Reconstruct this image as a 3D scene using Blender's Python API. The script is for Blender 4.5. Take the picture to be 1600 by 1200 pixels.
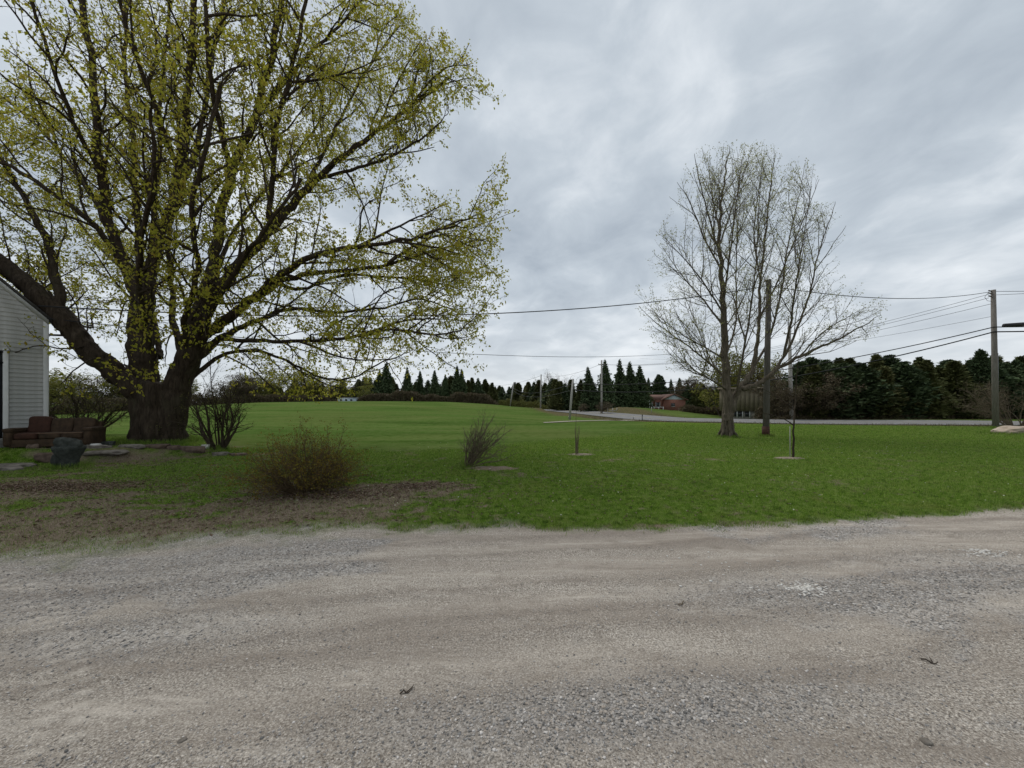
import bpy, bmesh, math, random
import numpy as np
from mathutils import Vector, Matrix

for o in list(bpy.data.objects):
    bpy.data.objects.remove(o, do_unlink=True)
scene = bpy.context.scene
COL = scene.collection
R = math.radians
PI = math.pi

# ------------------------------------------------------------------ camera
CAMH, HOR, FPX = 1.6, 632.0, 600.0
cam_data = bpy.data.cameras.new('camera')
cam = bpy.data.objects.new('camera', cam_data)
COL.objects.link(cam)
cam.location = (0, 0, CAMH)
cam.rotation_euler = (R(90), 0, 0)
cam_data.sensor_width = 36.0
cam_data.lens = FPX / 1600 * 36.0
cam_data.shift_y = (HOR - 600) / 1600.0
cam_data.clip_start = 0.05
cam_data.clip_end = 3000
scene.camera = cam

# ------------------------------------------------------------------ sky
SUN_AZ, SUN_EL = R(-38), R(58)          # azimuth from +Y towards +X
world = bpy.data.worlds.new('World')
scene.world = world
world.use_nodes = True
nt = world.node_tree
nt.nodes.clear()


def N(tree, typ, **kw):
    n = tree.nodes.new(typ)
    for k, v in kw.items():
        setattr(n, k, v)
    return n


def build_world(nt):
    L = nt.links.new
    out = N(nt, 'ShaderNodeOutputWorld')
    bg = N(nt, 'ShaderNodeBackground')
    L(bg.outputs[0], out.inputs[0])
    sky = N(nt, 'ShaderNodeTexSky', sky_type='NISHITA')
    sky.sun_disc = False
    sky.sun_elevation = SUN_EL
    sky.sun_rotation = SUN_AZ
    tc = N(nt, 'ShaderNodeTexCoord')
    sep = N(nt, 'ShaderNodeSeparateXYZ')
    L(tc.outputs['Generated'], sep.inputs[0])
    # project the view direction on a cloud deck
    zc = N(nt, 'ShaderNodeMath', operation='MAXIMUM'); zc.inputs[1].default_value = 0.0
    L(sep.outputs[2], zc.inputs[0])
    za = N(nt, 'ShaderNodeMath', operation='ADD'); za.inputs[1].default_value = 0.20
    L(zc.outputs[0], za.inputs[0])
    dx = N(nt, 'ShaderNodeMath', operation='DIVIDE')
    dy = N(nt, 'ShaderNodeMath', operation='DIVIDE')
    L(sep.outputs[0], dx.inputs[0]); L(za.outputs[0], dx.inputs[1])
    L(sep.outputs[1], dy.inputs[0]); L(za.outputs[0], dy.inputs[1])
    cmb = N(nt, 'ShaderNodeCombineXYZ')
    L(dx.outputs[0], cmb.inputs[0]); L(dy.outputs[0], cmb.inputs[1])
    mp = N(nt, 'ShaderNodeMapping'); mp.inputs['Rotation'].default_value = (0, 0, R(28)); mp.inputs['Scale'].default_value = (1.0, 0.85, 1)
    mp.inputs['Location'].default_value = (5.3, 1.9, 0)
    L(cmb.outputs[0], mp.inputs[0])
    n1 = N(nt, 'ShaderNodeTexNoise'); n1.inputs['Scale'].default_value = 1.15; n1.inputs['Detail'].default_value = 7; n1.inputs['Roughness'].default_value = 0.52; n1.inputs['Distortion'].default_value = 0.35
    n2 = N(nt, 'ShaderNodeTexNoise'); n2.inputs['Scale'].default_value = 4.2; n2.inputs['Detail'].default_value = 6; n2.inputs['Roughness'].default_value = 0.55; n2.inputs['Distortion'].default_value = 0.5
    L(mp.outputs[0], n1.inputs['Vector']); L(mp.outputs[0], n2.inputs['Vector'])
    mx = N(nt, 'ShaderNodeMix', data_type='FLOAT'); mx.inputs[0].default_value = 0.38
    L(n1.outputs[0], mx.inputs[2]); L(n2.outputs[0], mx.inputs[3])
    ramp = N(nt, 'ShaderNodeValToRGB')
    e = ramp.color_ramp.elements
    e[0].position = 0.33; e[0].color = (0.365, 0.418, 0.478, 1)
    e[1].position = 0.65; e[1].color = (0.80, 0.84, 0.875, 1)
    m = e.new(0.48); m.color = (0.51, 0.567, 0.622, 1)
    L(mx.outputs[0], ramp.inputs[0])
    # paler, streaky band low over the horizon
    hz = N(nt, 'ShaderNodeMapRange'); hz.inputs[1].default_value = 0.0; hz.inputs[2].default_value = 0.30; hz.inputs[3].default_value = 0.62; hz.inputs[4].default_value = 0.0
    L(sep.outputs[2], hz.inputs[0])
    pale = N(nt, 'ShaderNodeMix', data_type='RGBA')
    L(hz.outputs[0], pale.inputs[0]); L(ramp.outputs[0], pale.inputs[6])
    pale.inputs[7].default_value = (0.74, 0.77, 0.80, 1)
    # a little of the clear sky above the deck shines through
    sc = N(nt, 'ShaderNodeMix', data_type='RGBA', blend_type='MULTIPLY'); sc.inputs[0].default_value = 1
    L(sky.outputs[0], sc.inputs[6]); sc.inputs[7].default_value = (0.1, 0.1, 0.1, 1)
    fin = N(nt, 'ShaderNodeMix', data_type='RGBA'); fin.inputs[0].default_value = 0.94
    L(sc.outputs[2], fin.inputs[6]); L(pale.outputs[2], fin.inputs[7])
    L(fin.outputs[2], bg.inputs[0])
    bg.inputs[1].default_value = 0.90


build_world(nt)

sun_d = bpy.data.lights.new('sun', 'SUN')
sun_d.energy = 1.5
sun_d.angle = R(25)
sun_d.color = (1.0, 0.965, 0.91)
sun = bpy.data.objects.new('sun', sun_d)
COL.objects.link(sun)
sd = Vector((math.sin(SUN_AZ) * math.cos(SUN_EL), math.cos(SUN_AZ) * math.cos(SUN_EL), math.sin(SUN_EL)))
sun.rotation_euler = (-sd).to_track_quat('-Z', 'Y').to_euler()
sun.location = (0, 0, 60)

vs = scene.view_settings
vs.view_transform = 'Standard'
vs.look = 'None'
vs.exposure = 0.30
vs.gamma = 1.0
vs.use_curve_mapping = False
scene.render.resolution_x = 1024
scene.render.resolution_y = 768


# ------------------------------------------------------------------ helpers
def P(u, v, d):
    """photo pixel (1600x1200) at depth d metres -> world point"""
    return Vector(((u - 800) / FPX * d, d, CAMH - (v - HOR) / FPX * d))


def _hash(ix, iy, iz, seed):
    h = (ix.astype(np.int64) * 374761393 + iy.astype(np.int64) * 668265263 + iz.astype(np.int64) * 2147483647 + seed * 1274126177) & 0xFFFFFFFF
    h = ((h ^ (h >> 13)) * 1274126177) & 0xFFFFFFFF
    h = (h ^ (h >> 16)) & 0xFFFFFF
    return h / float(0xFFFFFF)


def vn3(x, y, z, seed=0):
    x, y, z = np.broadcast_arrays(np.asarray(x, float), np.asarray(y, float), np.asarray(z, float))
    ix, iy, iz = np.floor(x), np.floor(y), np.floor(z)
    fx, fy, fz = x - ix, y - iy, z - iz
    fx = fx * fx * (3 - 2 * fx); fy = fy * fy * (3 - 2 * fy); fz = fz * fz * (3 - 2 * fz)
    r = 0
    for a in (0, 1):
        for b in (0, 1):
            for c in (0, 1):
                w = (fx if a else 1 - fx) * (fy if b else 1 - fy) * (fz if c else 1 - fz)
                r = r + w * _hash(ix + a, iy + b, iz + c, seed)
    return r


def vn2(x, y, seed=0):
    x, y = np.broadcast_arrays(np.asarray(x, float), np.asarray(y, float))
    ix, iy = np.floor(x), np.floor(y)
    fx, fy = x - ix, y - iy
    fx = fx * fx * (3 - 2 * fx); fy = fy * fy * (3 - 2 * fy)
    z0 = np.zeros_like(ix)
    r = 0
    for a in (0, 1):
        for b in (0, 1):
            w = (fx if a else 1 - fx) * (fy if b else 1 - fy)
            r = r + w * _hash(ix + a, iy + b, z0, seed)
    return r


def fbm2(x, y, seed=0, oct=4):
    r, a, s = 0, 0.5, 0
    for i in range(oct):
        r = r + a * vn2(x * 2 ** i, y * 2 ** i, seed + i * 17); s += a; a *= 0.5
    return r / s


def sstep(a, b, x):
    t = np.clip((np.asarray(x, float) - a) / (b - a), 0, 1)
    return t * t * (3 - 2 * t)


def new_mesh(name, V, quads=None, tris=None, smooth=False):
    me = bpy.data.meshes.new(name)
    V = np.asarray(V, np.float32)
    nq = 0 if quads is None else len(quads)
    n3 = 0 if tris is None else len(tris)
    me.vertices.add(len(V)); me.vertices.foreach_set('co', V.ravel())
    li, st = [], []
    if nq:
        li.append(np.asarray(quads, np.int32).ravel()); st.append(np.arange(nq, dtype=np.int32) * 4)
    if n3:
        li.append(np.asarray(tris, np.int32).ravel()); st.append(nq * 4 + np.arange(n3, dtype=np.int32) * 3)
    li = np.concatenate(li); st = np.concatenate(st)
    me.loops.add(len(li)); me.loops.foreach_set('vertex_index', li)
    me.polygons.add(nq + n3); me.polygons.foreach_set('loop_start', st)
    if smooth:
        me.polygons.foreach_set('use_smooth', np.ones(nq + n3, dtype=bool))
    me.update(calc_edges=True)
    me.validate()
    return me


def link(name, me, mat, parent=None, loc=None):
    o = bpy.data.objects.new(name, me)
    COL.objects.link(o)
    if mat is not None and len(me.materials) == 0:
        me.materials.append(mat)
    if parent is not None:
        o.parent = parent
    if loc is not None:
        o.location = loc
    return o


def tag(o, label=None, cat=None, group=None, kind=None):
    if label: o['label'] = label
    if cat: o['category'] = cat
    if group: o['group'] = group
    if kind: o['kind'] = kind
    return o


def thing(name, loc, label, cat, group=None, rotz=0.0):
    o = bpy.data.objects.new(name, None)
    COL.objects.link(o)
    o.location = loc
    o.rotation_euler = (0, 0, rotz)
    o.empty_display_size = 0.2
    return tag(o, label, cat, group)


class MB:
    """collects boxes, prisms and tubes into one mesh"""
    def __init__(self):
        self.V, self.Q, self.T, self.n = [], [], [], 0

    def add(self, V, Q=None, T=None):
        V = np.asarray(V, float)
        self.V.append(V)
        if Q is not None and len(Q): self.Q.append(np.asarray(Q) + self.n)
        if T is not None and len(T): self.T.append(np.asarray(T) + self.n)
        self.n += len(V)
        return self

    def box(self, c, s, rz=0.0, rx=0.0):
        hx, hy, hz = s[0] / 2, s[1] / 2, s[2] / 2
        v = np.array([[x, y, z] for z in (-hz, hz) for y in (-hy, hy) for x in (-hx, hx)])
        if rx:
            c_, s_ = math.cos(rx), math.sin(rx)
            v = v @ np.array([[1, 0, 0], [0, c_, s_], [0, -s_, c_]])
        if rz:
            c_, s_ = math.cos(rz), math.sin(rz)
            v = v @ np.array([[c_, s_, 0], [-s_, c_, 0], [0, 0, 1]])
        return self.add(v + np.array(c), [[0, 2, 3, 1], [4, 5, 7, 6], [0, 1, 5, 4], [2, 6, 7, 3], [0, 4, 6, 2], [1, 3, 7, 5]])

    def tube(self, pts, rad, sides=6, cap=True):
        pts = np.asarray([tuple(p) for p in pts], float)
        n = len(pts)
        rad = np.broadcast_to(np.asarray(rad, float), (n,))
        tg = np.empty_like(pts)
        tg[1:-1] = pts[2:] - pts[:-2]; tg[0] = pts[1] - pts[0]; tg[-1] = pts[-1] - pts[-2]
        tg /= (np.linalg.norm(tg, axis=1, keepdims=True) + 1e-9)
        ref = np.array([0.0, 0.0, 1.0]) if abs(tg[0][2]) < 0.9 else np.array([1.0, 0.0, 0.0])
        u = np.cross(tg[0], ref); u /= np.linalg.norm(u)
        U = np.empty_like(pts)
        for i in range(n):
            u = u - tg[i] * np.dot(u, tg[i]); u = u / (np.linalg.norm(u) + 1e-9)
            U[i] = u
        W = np.cross(tg, U)
        a = np.arange(sides) * 2 * PI / sides
        ring = U[:, None, :] * np.cos(a)[None, :, None] + W[:, None, :] * np.sin(a)[None, :, None]
        V = (pts[:, None, :] + ring * rad[:, None, None]).reshape(-1, 3)
        i = np.arange(n - 1)[:, None] * sides; j = np.arange(sides)[None, :]; k = (j + 1) % sides
        Q = np.stack([i + j, i + k, i + sides + k, i + sides + j], axis=-1).reshape(-1, 4)
        T = None
        if cap:
            b = len(V)
            V = np.vstack([V, pts[:1], pts[-1:]])
            jj = np.arange(sides); kk = (jj + 1) % sides; e = (n - 1) * sides
            T = np.vstack([np.stack([np.full(sides, b), kk, jj], 1), np.stack([np.full(sides, b + 1), e + jj, e + kk], 1)])
        return self.add(V, Q, T)

    def mesh(self, name, smooth=False):
        return new_mesh(name, np.vstack(self.V), np.vstack(self.Q) if self.Q else None, np.vstack(self.T) if self.T else None, smooth)

    def build(self, name, mat, parent=None, smooth=False, loc=None):
        return link(name, self.mesh(name, smooth), mat, parent, loc)


def box_part(name, c, s, mat, parent, rz=0.0, rx=0.0, bevel=0.0):
    """one box object, its own edges softly bevelled when asked"""
    m = MB(); m.box(c, s, rz, rx)
    o = m.build(name, mat, parent)
    if bevel:
        bm = bmesh.new(); bm.from_mesh(o.data)
        bmesh.ops.bevel(bm, geom=bm.edges[:], offset=bevel, segments=2, affect='EDGES', profile=0.6)
        bm.to_mesh(o.data); bm.free()
    return o


def lump_mesh(name, size, seed, cuts=3, rough=0.25, flat=0.0, boxy=0.8):
    """an irregular stone: a squashed, noise-pushed sphere"""
    bm = bmesh.new()
    bmesh.ops.create_icosphere(bm, subdivisions=cuts, radius=1.0)
    V = np.array([v.co[:] for v in bm.verts])
    n = vn3(V[:, 0] * 1.4 + seed * 7, V[:, 1] * 1.4, V[:, 2] * 1.4, seed) - 0.5
    n2 = vn3(V[:, 0] * 4 + seed * 3, V[:, 1] * 4, V[:, 2] * 4, seed + 5) - 0.5
    V = V * (1 + rough * 2.2 * n + rough * 0.7 * n2)[:, None]
    if flat:
        V[:, 2] = np.clip(V[:, 2], -1, flat)
    V = np.sign(V) * np.abs(V) ** boxy
    V = V * np.array(size) / 2
    for v, c in zip(bm.verts, V): v.co = c
    me = bpy.data.meshes.new(name); bm.to_mesh(me); bm.free()
    me.polygons.foreach_set('use_smooth', np.ones(len(me.polygons), dtype=bool))
    return me


# ------------------------------------------------------------------ materials
def mat_base(name):
    m = bpy.data.materials.new(name); m.use_nodes = True
    t = m.node_tree
    b = t.nodes['Principled BSDF']
    b.inputs['Specular IOR Level'].default_value = 0.25
    b.inputs['Roughness'].default_value = 0.85
    return m, t, b


def noise(t, scale, detail=4, rough=0.55, vec=None, dist=0.0):
    n = N(t, 'ShaderNodeTexNoise')
    n.inputs['Scale'].default_value = scale; n.inputs['Detail'].default_value = detail
    n.inputs['Roughness'].default_value = rough; n.inputs['Distortion'].default_value = dist
    if vec is not None: t.links.new(vec, n.inputs['Vector'])
    return n.outputs[0]


def ramp(t, fac, stops):
    r = N(t, 'ShaderNodeValToRGB')
    e = r.color_ramp.elements
    while len(e) < len(stops): e.new(0.5)
    for k, (p, c) in enumerate(stops):
        e[k].position = p; e[k].color = (c[0], c[1], c[2], 1)
    t.links.new(fac, r.inputs[0])
    return r.outputs[0]


def mixc(t, fac, a, b, blend='MIX'):
    m = N(t, 'ShaderNodeMix', data_type='RGBA', blend_type=blend)
    for s, val in ((m.inputs[0], fac), (m.inputs[6], a), (m.inputs[7], b)):
        if isinstance(val, (int, float)): s.default_value = val
        elif isinstance(val, tuple): s.default_value = (val[0], val[1], val[2], 1)
        else: t.links.new(val, s)
    return m.outputs[2]


def math_(t, op, a, b=None, clamp=False):
    m = N(t, 'ShaderNodeMath', operation=op); m.use_clamp = clamp
    for s, val in ((m.inputs[0], a), (m.inputs[1], b)):
        if val is None: continue
        if isinstance(val, (int, float)): s.default_value = val
        else: t.links.new(val, s)
    return m.outputs[0]


def maprange(t, x, a, b, c, d):
    m = N(t, 'ShaderNodeMapRange')
    for s, val in zip(m.inputs[1:5], (a, b, c, d)): s.default_value = val
    t.links.new(x, m.inputs[0])
    return m.outputs[0]


def bump(t, h, strength=0.5, dist=0.02):
    b = N(t, 'ShaderNodeBump'); b.inputs['Strength'].default_value = strength; b.inputs['Distance'].default_value = dist
    t.links.new(h, b.inputs['Height'])
    return b.outputs[0]


def coord(t, kind='Object', scale=(1, 1, 1), rot=(0, 0, 0)):
    c = N(t, 'ShaderNodeTexCoord')
    m = N(t, 'ShaderNodeMapping'); m.inputs['Scale'].default_value = scale; m.inputs['Rotation'].default_value = rot
    t.links.new(c.outputs[kind], m.inputs[0])
    return m.outputs[0]


def worldpos(t, scale=(1, 1, 1), rot=(0, 0, 0)):
    c = N(t, 'ShaderNodeNewGeometry')
    m = N(t, 'ShaderNodeMapping'); m.inputs['Scale'].default_value = scale; m.inputs['Rotation'].default_value = rot
    t.links.new(c.outputs['Position'], m.inputs[0])
    return m.outputs[0]


def attr(t, name):
    a = N(t, 'ShaderNodeAttribute'); a.attribute_name = name
    return a.outputs['Fac']


def simple(name, c1, c2, scale=6, rough=0.85, bstr=0.3, bdist=0.01, stretch=(1, 1, 1), spec=0.25, detail=5):
    m, t, b = mat_base(name)
    v = coord(t, 'Object', stretch)
    n = noise(t, scale, detail, 0.6, v)
    t.links.new(ramp(t, n, [(0.3, c1), (0.72, c2)]), b.inputs['Base Color'])
    b.inputs['Roughness'].default_value = rough
    b.inputs['Specular IOR Level'].default_value = spec
    if bstr:
        n2 = noise(t, scale * 3, 5, 0.6, v)
        t.links.new(bump(t, n2, bstr, bdist), b.inputs['Normal'])
    return m


def bark(name, c1, c2, c3, s=1.0):
    m, t, b = mat_base(name)
    v = worldpos(t, (14 * s, 14 * s, 2.2 * s))
    n = noise(t, 1.0, 6, 0.65, v, 0.6)
    v2 = worldpos(t)
    n2 = noise(t, 1.3, 4, 0.6, v2)
    col = ramp(t, n, [(0.3, c1), (0.6, c2), (0.8, c3)])
    moss = maprange(t, n2, 0.55, 0.72, 0, 0.35)
    col = mixc(t, moss, col, (0.085, 0.09, 0.05))
    t.links.new(col, b.inputs['Base Color'])
    t.links.new(bump(t, n, 0.9, 0.03), b.inputs['Normal'])
    b.inputs['Roughness'].default_value = 0.95
    b.inputs['Specular IOR Level'].default_value = 0.1
    return m


def leafmat(name, cols, trans=0.45, rough=0.7):
    """thin leaves: colour varies leaf by leaf, some light passes through"""
    m = bpy.data.materials.new(name); m.use_nodes = True
    t = m.node_tree; t.nodes.clear()
    out = N(t, 'ShaderNodeOutputMaterial')
    g = N(t, 'ShaderNodeNewGeometry')
    k = len(cols)
    col = ramp(t, g.outputs['Random Per Island'], [(i / max(1, k - 1), c) for i, c in enumerate(cols)])
    d = N(t, 'ShaderNodeBsdfPrincipled'); d.inputs['Roughness'].default_value = rough; d.inputs['Specular IOR Level'].default_value = 0.2
    tr = N(t, 'ShaderNodeBsdfTranslucent')
    t.links.new(col, d.inputs['Base Color']); t.links.new(col, tr.inputs[0])
    mx = N(t, 'ShaderNodeMixShader'); mx.inputs[0].default_value = trans
    t.links.new(d.outputs[0], mx.inputs[1]); t.links.new(tr.outputs[0], mx.inputs[2])
    t.links.new(mx.outputs[0], out.inputs[0])
    return m


def conifermat(name, cols):
    m = bpy.data.materials.new(name); m.use_nodes = True
    t = m.node_tree
    b = t.nodes['Principled BSDF']; b.inputs['Roughness'].default_value = 0.8; b.inputs['Specular IOR Level'].default_value = 0.15
    g = N(t, 'ShaderNodeNewGeometry')
    oi = N(t, 'ShaderNodeObjectInfo')
    f = math_(t, 'ADD', math_(t, 'MULTIPLY', g.outputs['Random Per Island'], 0.55), math_(t, 'MULTIPLY', oi.outputs['Random'], 0.45))
    t.links.new(ramp(t, f, [(i / (len(cols) - 1), c) for i, c in enumerate(cols)]), b.inputs['Base Color'])
    return m


def ground_material(name):
    """one soil, many covers: grass, field crop, bare earth, crushed stone, dry verge"""
    m, t, b = mat_base(name)
    L = t.links.new
    p = worldpos(t)
    fine = noise(t, 38, 6, 0.7, p)
    mid = noise(t, 5.5, 5, 0.6, p)
    big = noise(t, 0.45, 4, 0.6, p)
    vfine = noise(t, 150, 4, 0.7, p)
    # lawn
    g = ramp(t, fine, [(0.28, (0.030, 0.058, 0.007)), (0.5, (0.076, 0.136, 0.014)), (0.75, (0.150, 0.210, 0.036))])
    g = mixc(t, maprange(t, big, 0.42, 0.66, 0, 0.55), g, (0.062, 0.125, 0.010))
    g = mixc(t, maprange(t, mid, 0.60, 0.76, 0, 0.30), g, (0.105, 0.115, 0.042))
    # field crop with drill rows
    pr = worldpos(t, (0.06, 0.22, 1), (0, 0, R(9)))
    rows = noise(t, 1.0, 5, 0.6, pr, 0.8)
    pr2 = worldpos(t, (0.5, 1.8, 1), (0, 0, R(9)))
    rows2 = noise(t, 1.0, 4, 0.6, pr2, 0.3)
    f = ramp(t, rows, [(0.34, (0.046, 0.086, 0.017)), (0.50, (0.072, 0.124, 0.027)), (0.66, (0.112, 0.158, 0.044))])
    f = mixc(t, maprange(t, rows2, 0.4, 0.75, 0.0, 0.30), f, (0.086, 0.118, 0.030))
    f = mixc(t, maprange(t, noise(t, 0.07, 5, 0.6, p), 0.46, 0.58, 0.0, 0.55), f, (0.110, 0.130, 0.040))
    clump = noise(t, 2.2, 6, 0.7, p, 0.4)
    f = mixc(t, maprange(t, clump, 0.50, 0.62, 0.0, 0.45), f, (0.120, 0.142, 0.052))
    f = mixc(t, maprange(t, clump, 0.38, 0.48, 0.5, 0.0), f, (0.036, 0.066, 0.010))
    wv = N(t, 'ShaderNodeTexWave'); wv.bands_direction = 'Y'; wv.inputs['Scale'].default_value = 0.022; wv.inputs['Distortion'].default_value = 3.2; wv.inputs['Detail'].default_value = 2; wv.inputs['Detail Scale'].default_value = 0.35
    L(worldpos(t, (1, 1, 1), (0, 0, R(10))), wv.inputs['Vector'])
    f = mixc(t, math_(t, 'MULTIPLY', maprange(t, wv.outputs[1], 0.985, 0.999, 0.0, 0.45), maprange(t, mid, 0.38, 0.60, 0.0, 1.0)), f, (0.130, 0.135, 0.056))
    f = mixc(t, math_(t, 'MULTIPLY', maprange(t, wv.outputs[1], 0.0, 0.012, 0.30, 0.0), maprange(t, mid, 0.38, 0.60, 0.0, 1.0)), f, (0.038, 0.062, 0.012))
    f = mixc(t, math_(t, 'MULTIPLY', maprange(t, fine, 0.35, 0.75, 0, 1), 0.25), f, (0.026, 0.052, 0.007))
    pat = noise(t, 1.1, 5, 0.65, p, 0.6)
    g = mixc(t, maprange(t, pat, 0.52, 0.72, 0.0, 0.60), g, (0.135, 0.150, 0.035))
    g = mixc(t, maprange(t, pat, 0.28, 0.44, 0.55, 0.0), g, (0.032, 0.066, 0.008))
    cl = noise(t, 9.0, 6, 0.75, p, 0.5)
    g = mixc(t, maprange(t, cl, 0.51, 0.61, 0.0, 0.75), g, (0.165, 0.205, 0.060))
    g = mixc(t, maprange(t, cl, 0.39, 0.48, 0.80, 0.0), g, (0.026, 0.054, 0.007))
    col = mixc(t, attr(t, 'field'), g, f)
    # dry verge
    vcol = ramp(t, mid, [(0.3, (0.048, 0.052, 0.022)), (0.55, (0.105, 0.088, 0.048)), (0.8, (0.19, 0.155, 0.095))])
    col = mixc(t, attr(t, 'verge'), col, vcol)
    # bare earth, thatch, and shade painted in at the near left
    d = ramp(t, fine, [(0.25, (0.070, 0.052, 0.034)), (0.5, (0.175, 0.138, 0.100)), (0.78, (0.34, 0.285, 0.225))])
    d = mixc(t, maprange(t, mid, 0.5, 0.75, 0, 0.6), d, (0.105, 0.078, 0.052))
    col = mixc(t, attr(t, 'dirt_and_shade'), col, d)
    # gravel
    ps = worldpos(t, (0.22, 1.7, 1), (0, 0, R(-9)))
    streak = noise(t, 1.0, 5, 0.62, ps, 0.5)
    vor = N(t, 'ShaderNodeTexVoronoi'); vor.inputs['Scale'].default_value = 75; vor.inputs['Randomness'].default_value = 1.0
    L(p, vor.inputs['Vector'])
    vc = N(t, 'ShaderNodeSeparateColor'); L(vor.outputs['Color'], vc.inputs[0])
    peb = noise(t, 85, 5, 0.75, p)
    tan = ramp(t, peb, [(0.38, (0.088, 0.073, 0.059)), (0.46, (0.300, 0.265, 0.225)), (0.54, (0.405, 0.362, 0.312)), (0.64, (0.80, 0.73, 0.645))])
    tan = mixc(t, maprange(t, streak, 0.34, 0.60, 0.75, 0.0), tan, (0.265, 0.225, 0.188), 'MIX')
    tan = mixc(t, maprange(t, streak, 0.60, 0.76, 0.0, 0.45), tan, (0.66, 0.59, 0.51), 'MIX')
    ps2 = worldpos(t, (1.1, 8.5, 1), (0, 0, R(-11)))
    scuff = noise(t, 1.0, 5, 0.7, ps2, 0.8)
    tan = mixc(t, maprange(t, scuff, 0.58, 0.70, 0.0, 0.45), tan, (0.195, 0.165, 0.137), 'MIX')
    tan = mixc(t, maprange(t, scuff, 0.30, 0.42, 0.35, 0.0), tan, (0.68, 0.61, 0.53), 'MIX')
    grey = ramp(t, vc.outputs[0], [(0.0, (0.120, 0.115, 0.110)), (0.55, (0.290, 0.277, 0.264)), (1.0, (0.58, 0.55, 0.52))])
    gm = math_(t, 'MULTIPLY', math_(t, 'ADD', attr(t, 'stone'), maprange(t, mid, 0.35, 0.75, -0.25, 0.25), True), 0.78)
    gr = mixc(t, gm, tan, grey)
    gr = mixc(t, math_(t, 'MULTIPLY', attr(t, 'track'), maprange(t, scuff, 0.35, 0.6, 0.42, 0.12)), gr, (0.60, 0.535, 0.46))
    gr = mixc(t, maprange(t, attr(t, 'tread'), 0.0, 1.0, 0.0, 0.55), gr, (0.62, 0.56, 0.485))
    gr = mixc(t, maprange(t, attr(t, 'tread'), -1.0, 0.0, 0.55, 0.0), gr, (0.17, 0.142, 0.118))
    gr = mixc(t, math_(t, 'MULTIPLY', attr(t, 'ridge'), maprange(t, mid, 0.40, 0.58, 0.05, 0.42)), gr, (0.20, 0.165, 0.135))
    gr = mixc(t, maprange(t, mid, 0.28, 0.45, 0.4, 0), gr, (0.19, 0.158, 0.13))
    col = mixc(t, attr(t, 'gravel'), col, gr)
    L(col, b.inputs['Base Color'])
    b.inputs['Roughness'].default_value = 0.95
    b.inputs['Specular IOR Level'].default_value = 0.0
    h = math_(t, 'ADD', math_(t, 'MULTIPLY', fine, 0.6), math_(t, 'ADD', math_(t, 'MULTIPLY', vfine, 0.35), math_(t, 'MULTIPLY', vor.outputs['Distance'], -0.35)))
    L(bump(t, h, 0.85, 0.022), b.inputs['Normal'])
    return m


M = {}
M['ground'] = ground_material('ground_cover')
M['maple_bark'] = bark('maple_bark', (0.018, 0.013, 0.009), (0.060, 0.046, 0.033), (0.115, 0.094, 0.070))
M['grey_bark'] = bark('grey_bark', (0.045, 0.036, 0.026), (0.125, 0.104, 0.078), (0.21, 0.18, 0.138), 1.3)
M['twig'] = simple('twig_bark', (0.035, 0.026, 0.020), (0.075, 0.060, 0.046), 20, bstr=0)
M['pale_twig'] = simple('pale_twig_bark', (0.085, 0.066, 0.042), (0.160, 0.128, 0.086), 20, bstr=0)
M['brown_twig'] = simple('brown_twig_bark', (0.050, 0.032, 0.018), (0.12, 0.085, 0.042), 20, bstr=0)
M['maple_leaf'] = leafmat('young_maple_leaf', [(0.20, 0.21, 0.020), (0.36, 0.36, 0.035), (0.44, 0.42, 0.055), (0.31, 0.24, 0.035), (0.50, 0.49, 0.10)], 0.55)
M['bud_leaf'] = leafmat('bud_leaf', [(0.20, 0.21, 0.075), (0.32, 0.33, 0.13), (0.38, 0.38, 0.17), (0.22, 0.18, 0.09)], 0.5)
M['shrub_leaf'] = leafmat('shrub_leaf', [(0.095, 0.062, 0.010), (0.165, 0.125, 0.016), (0.185, 0.170, 0.026), (0.125, 0.062, 0.012)], 0.35)
M['olive_leaf'] = leafmat('olive_leaf', [(0.060, 0.065, 0.016), (0.105, 0.120, 0.026), (0.13, 0.125, 0.034), (0.07, 0.055, 0.02)], 0.35)
M['brush_leaf'] = leafmat('brush_leaf', [(0.065, 0.045, 0.028), (0.10, 0.075, 0.045), (0.075, 0.068, 0.034), (0.12, 0.095, 0.06)], 0.2)
M['yellow_leaf'] = leafmat('yellow_leaf', [(0.10, 0.11, 0.022), (0.17, 0.18, 0.035), (0.21, 0.20, 0.045), (0.13, 0.12, 0.035)], 0.35)
M['spruce'] = conifermat('spruce_needles', [(0.024, 0.036, 0.017), (0.048, 0.072, 0.031), (0.075, 0.104, 0.046), (0.11, 0.136, 0.066)])
M['cedar'] = conifermat('cedar_needles', [(0.032, 0.042, 0.015), (0.075, 0.086, 0.030), (0.118, 0.126, 0.046), (0.18, 0.165, 0.075)])
M['grass'] = leafmat('grass_blade', [(0.066, 0.132, 0.012), (0.126, 0.242, 0.021), (0.190, 0.312, 0.036), (0.27, 0.325, 0.085), (0.140, 0.262, 0.021)], 0.3)
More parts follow.
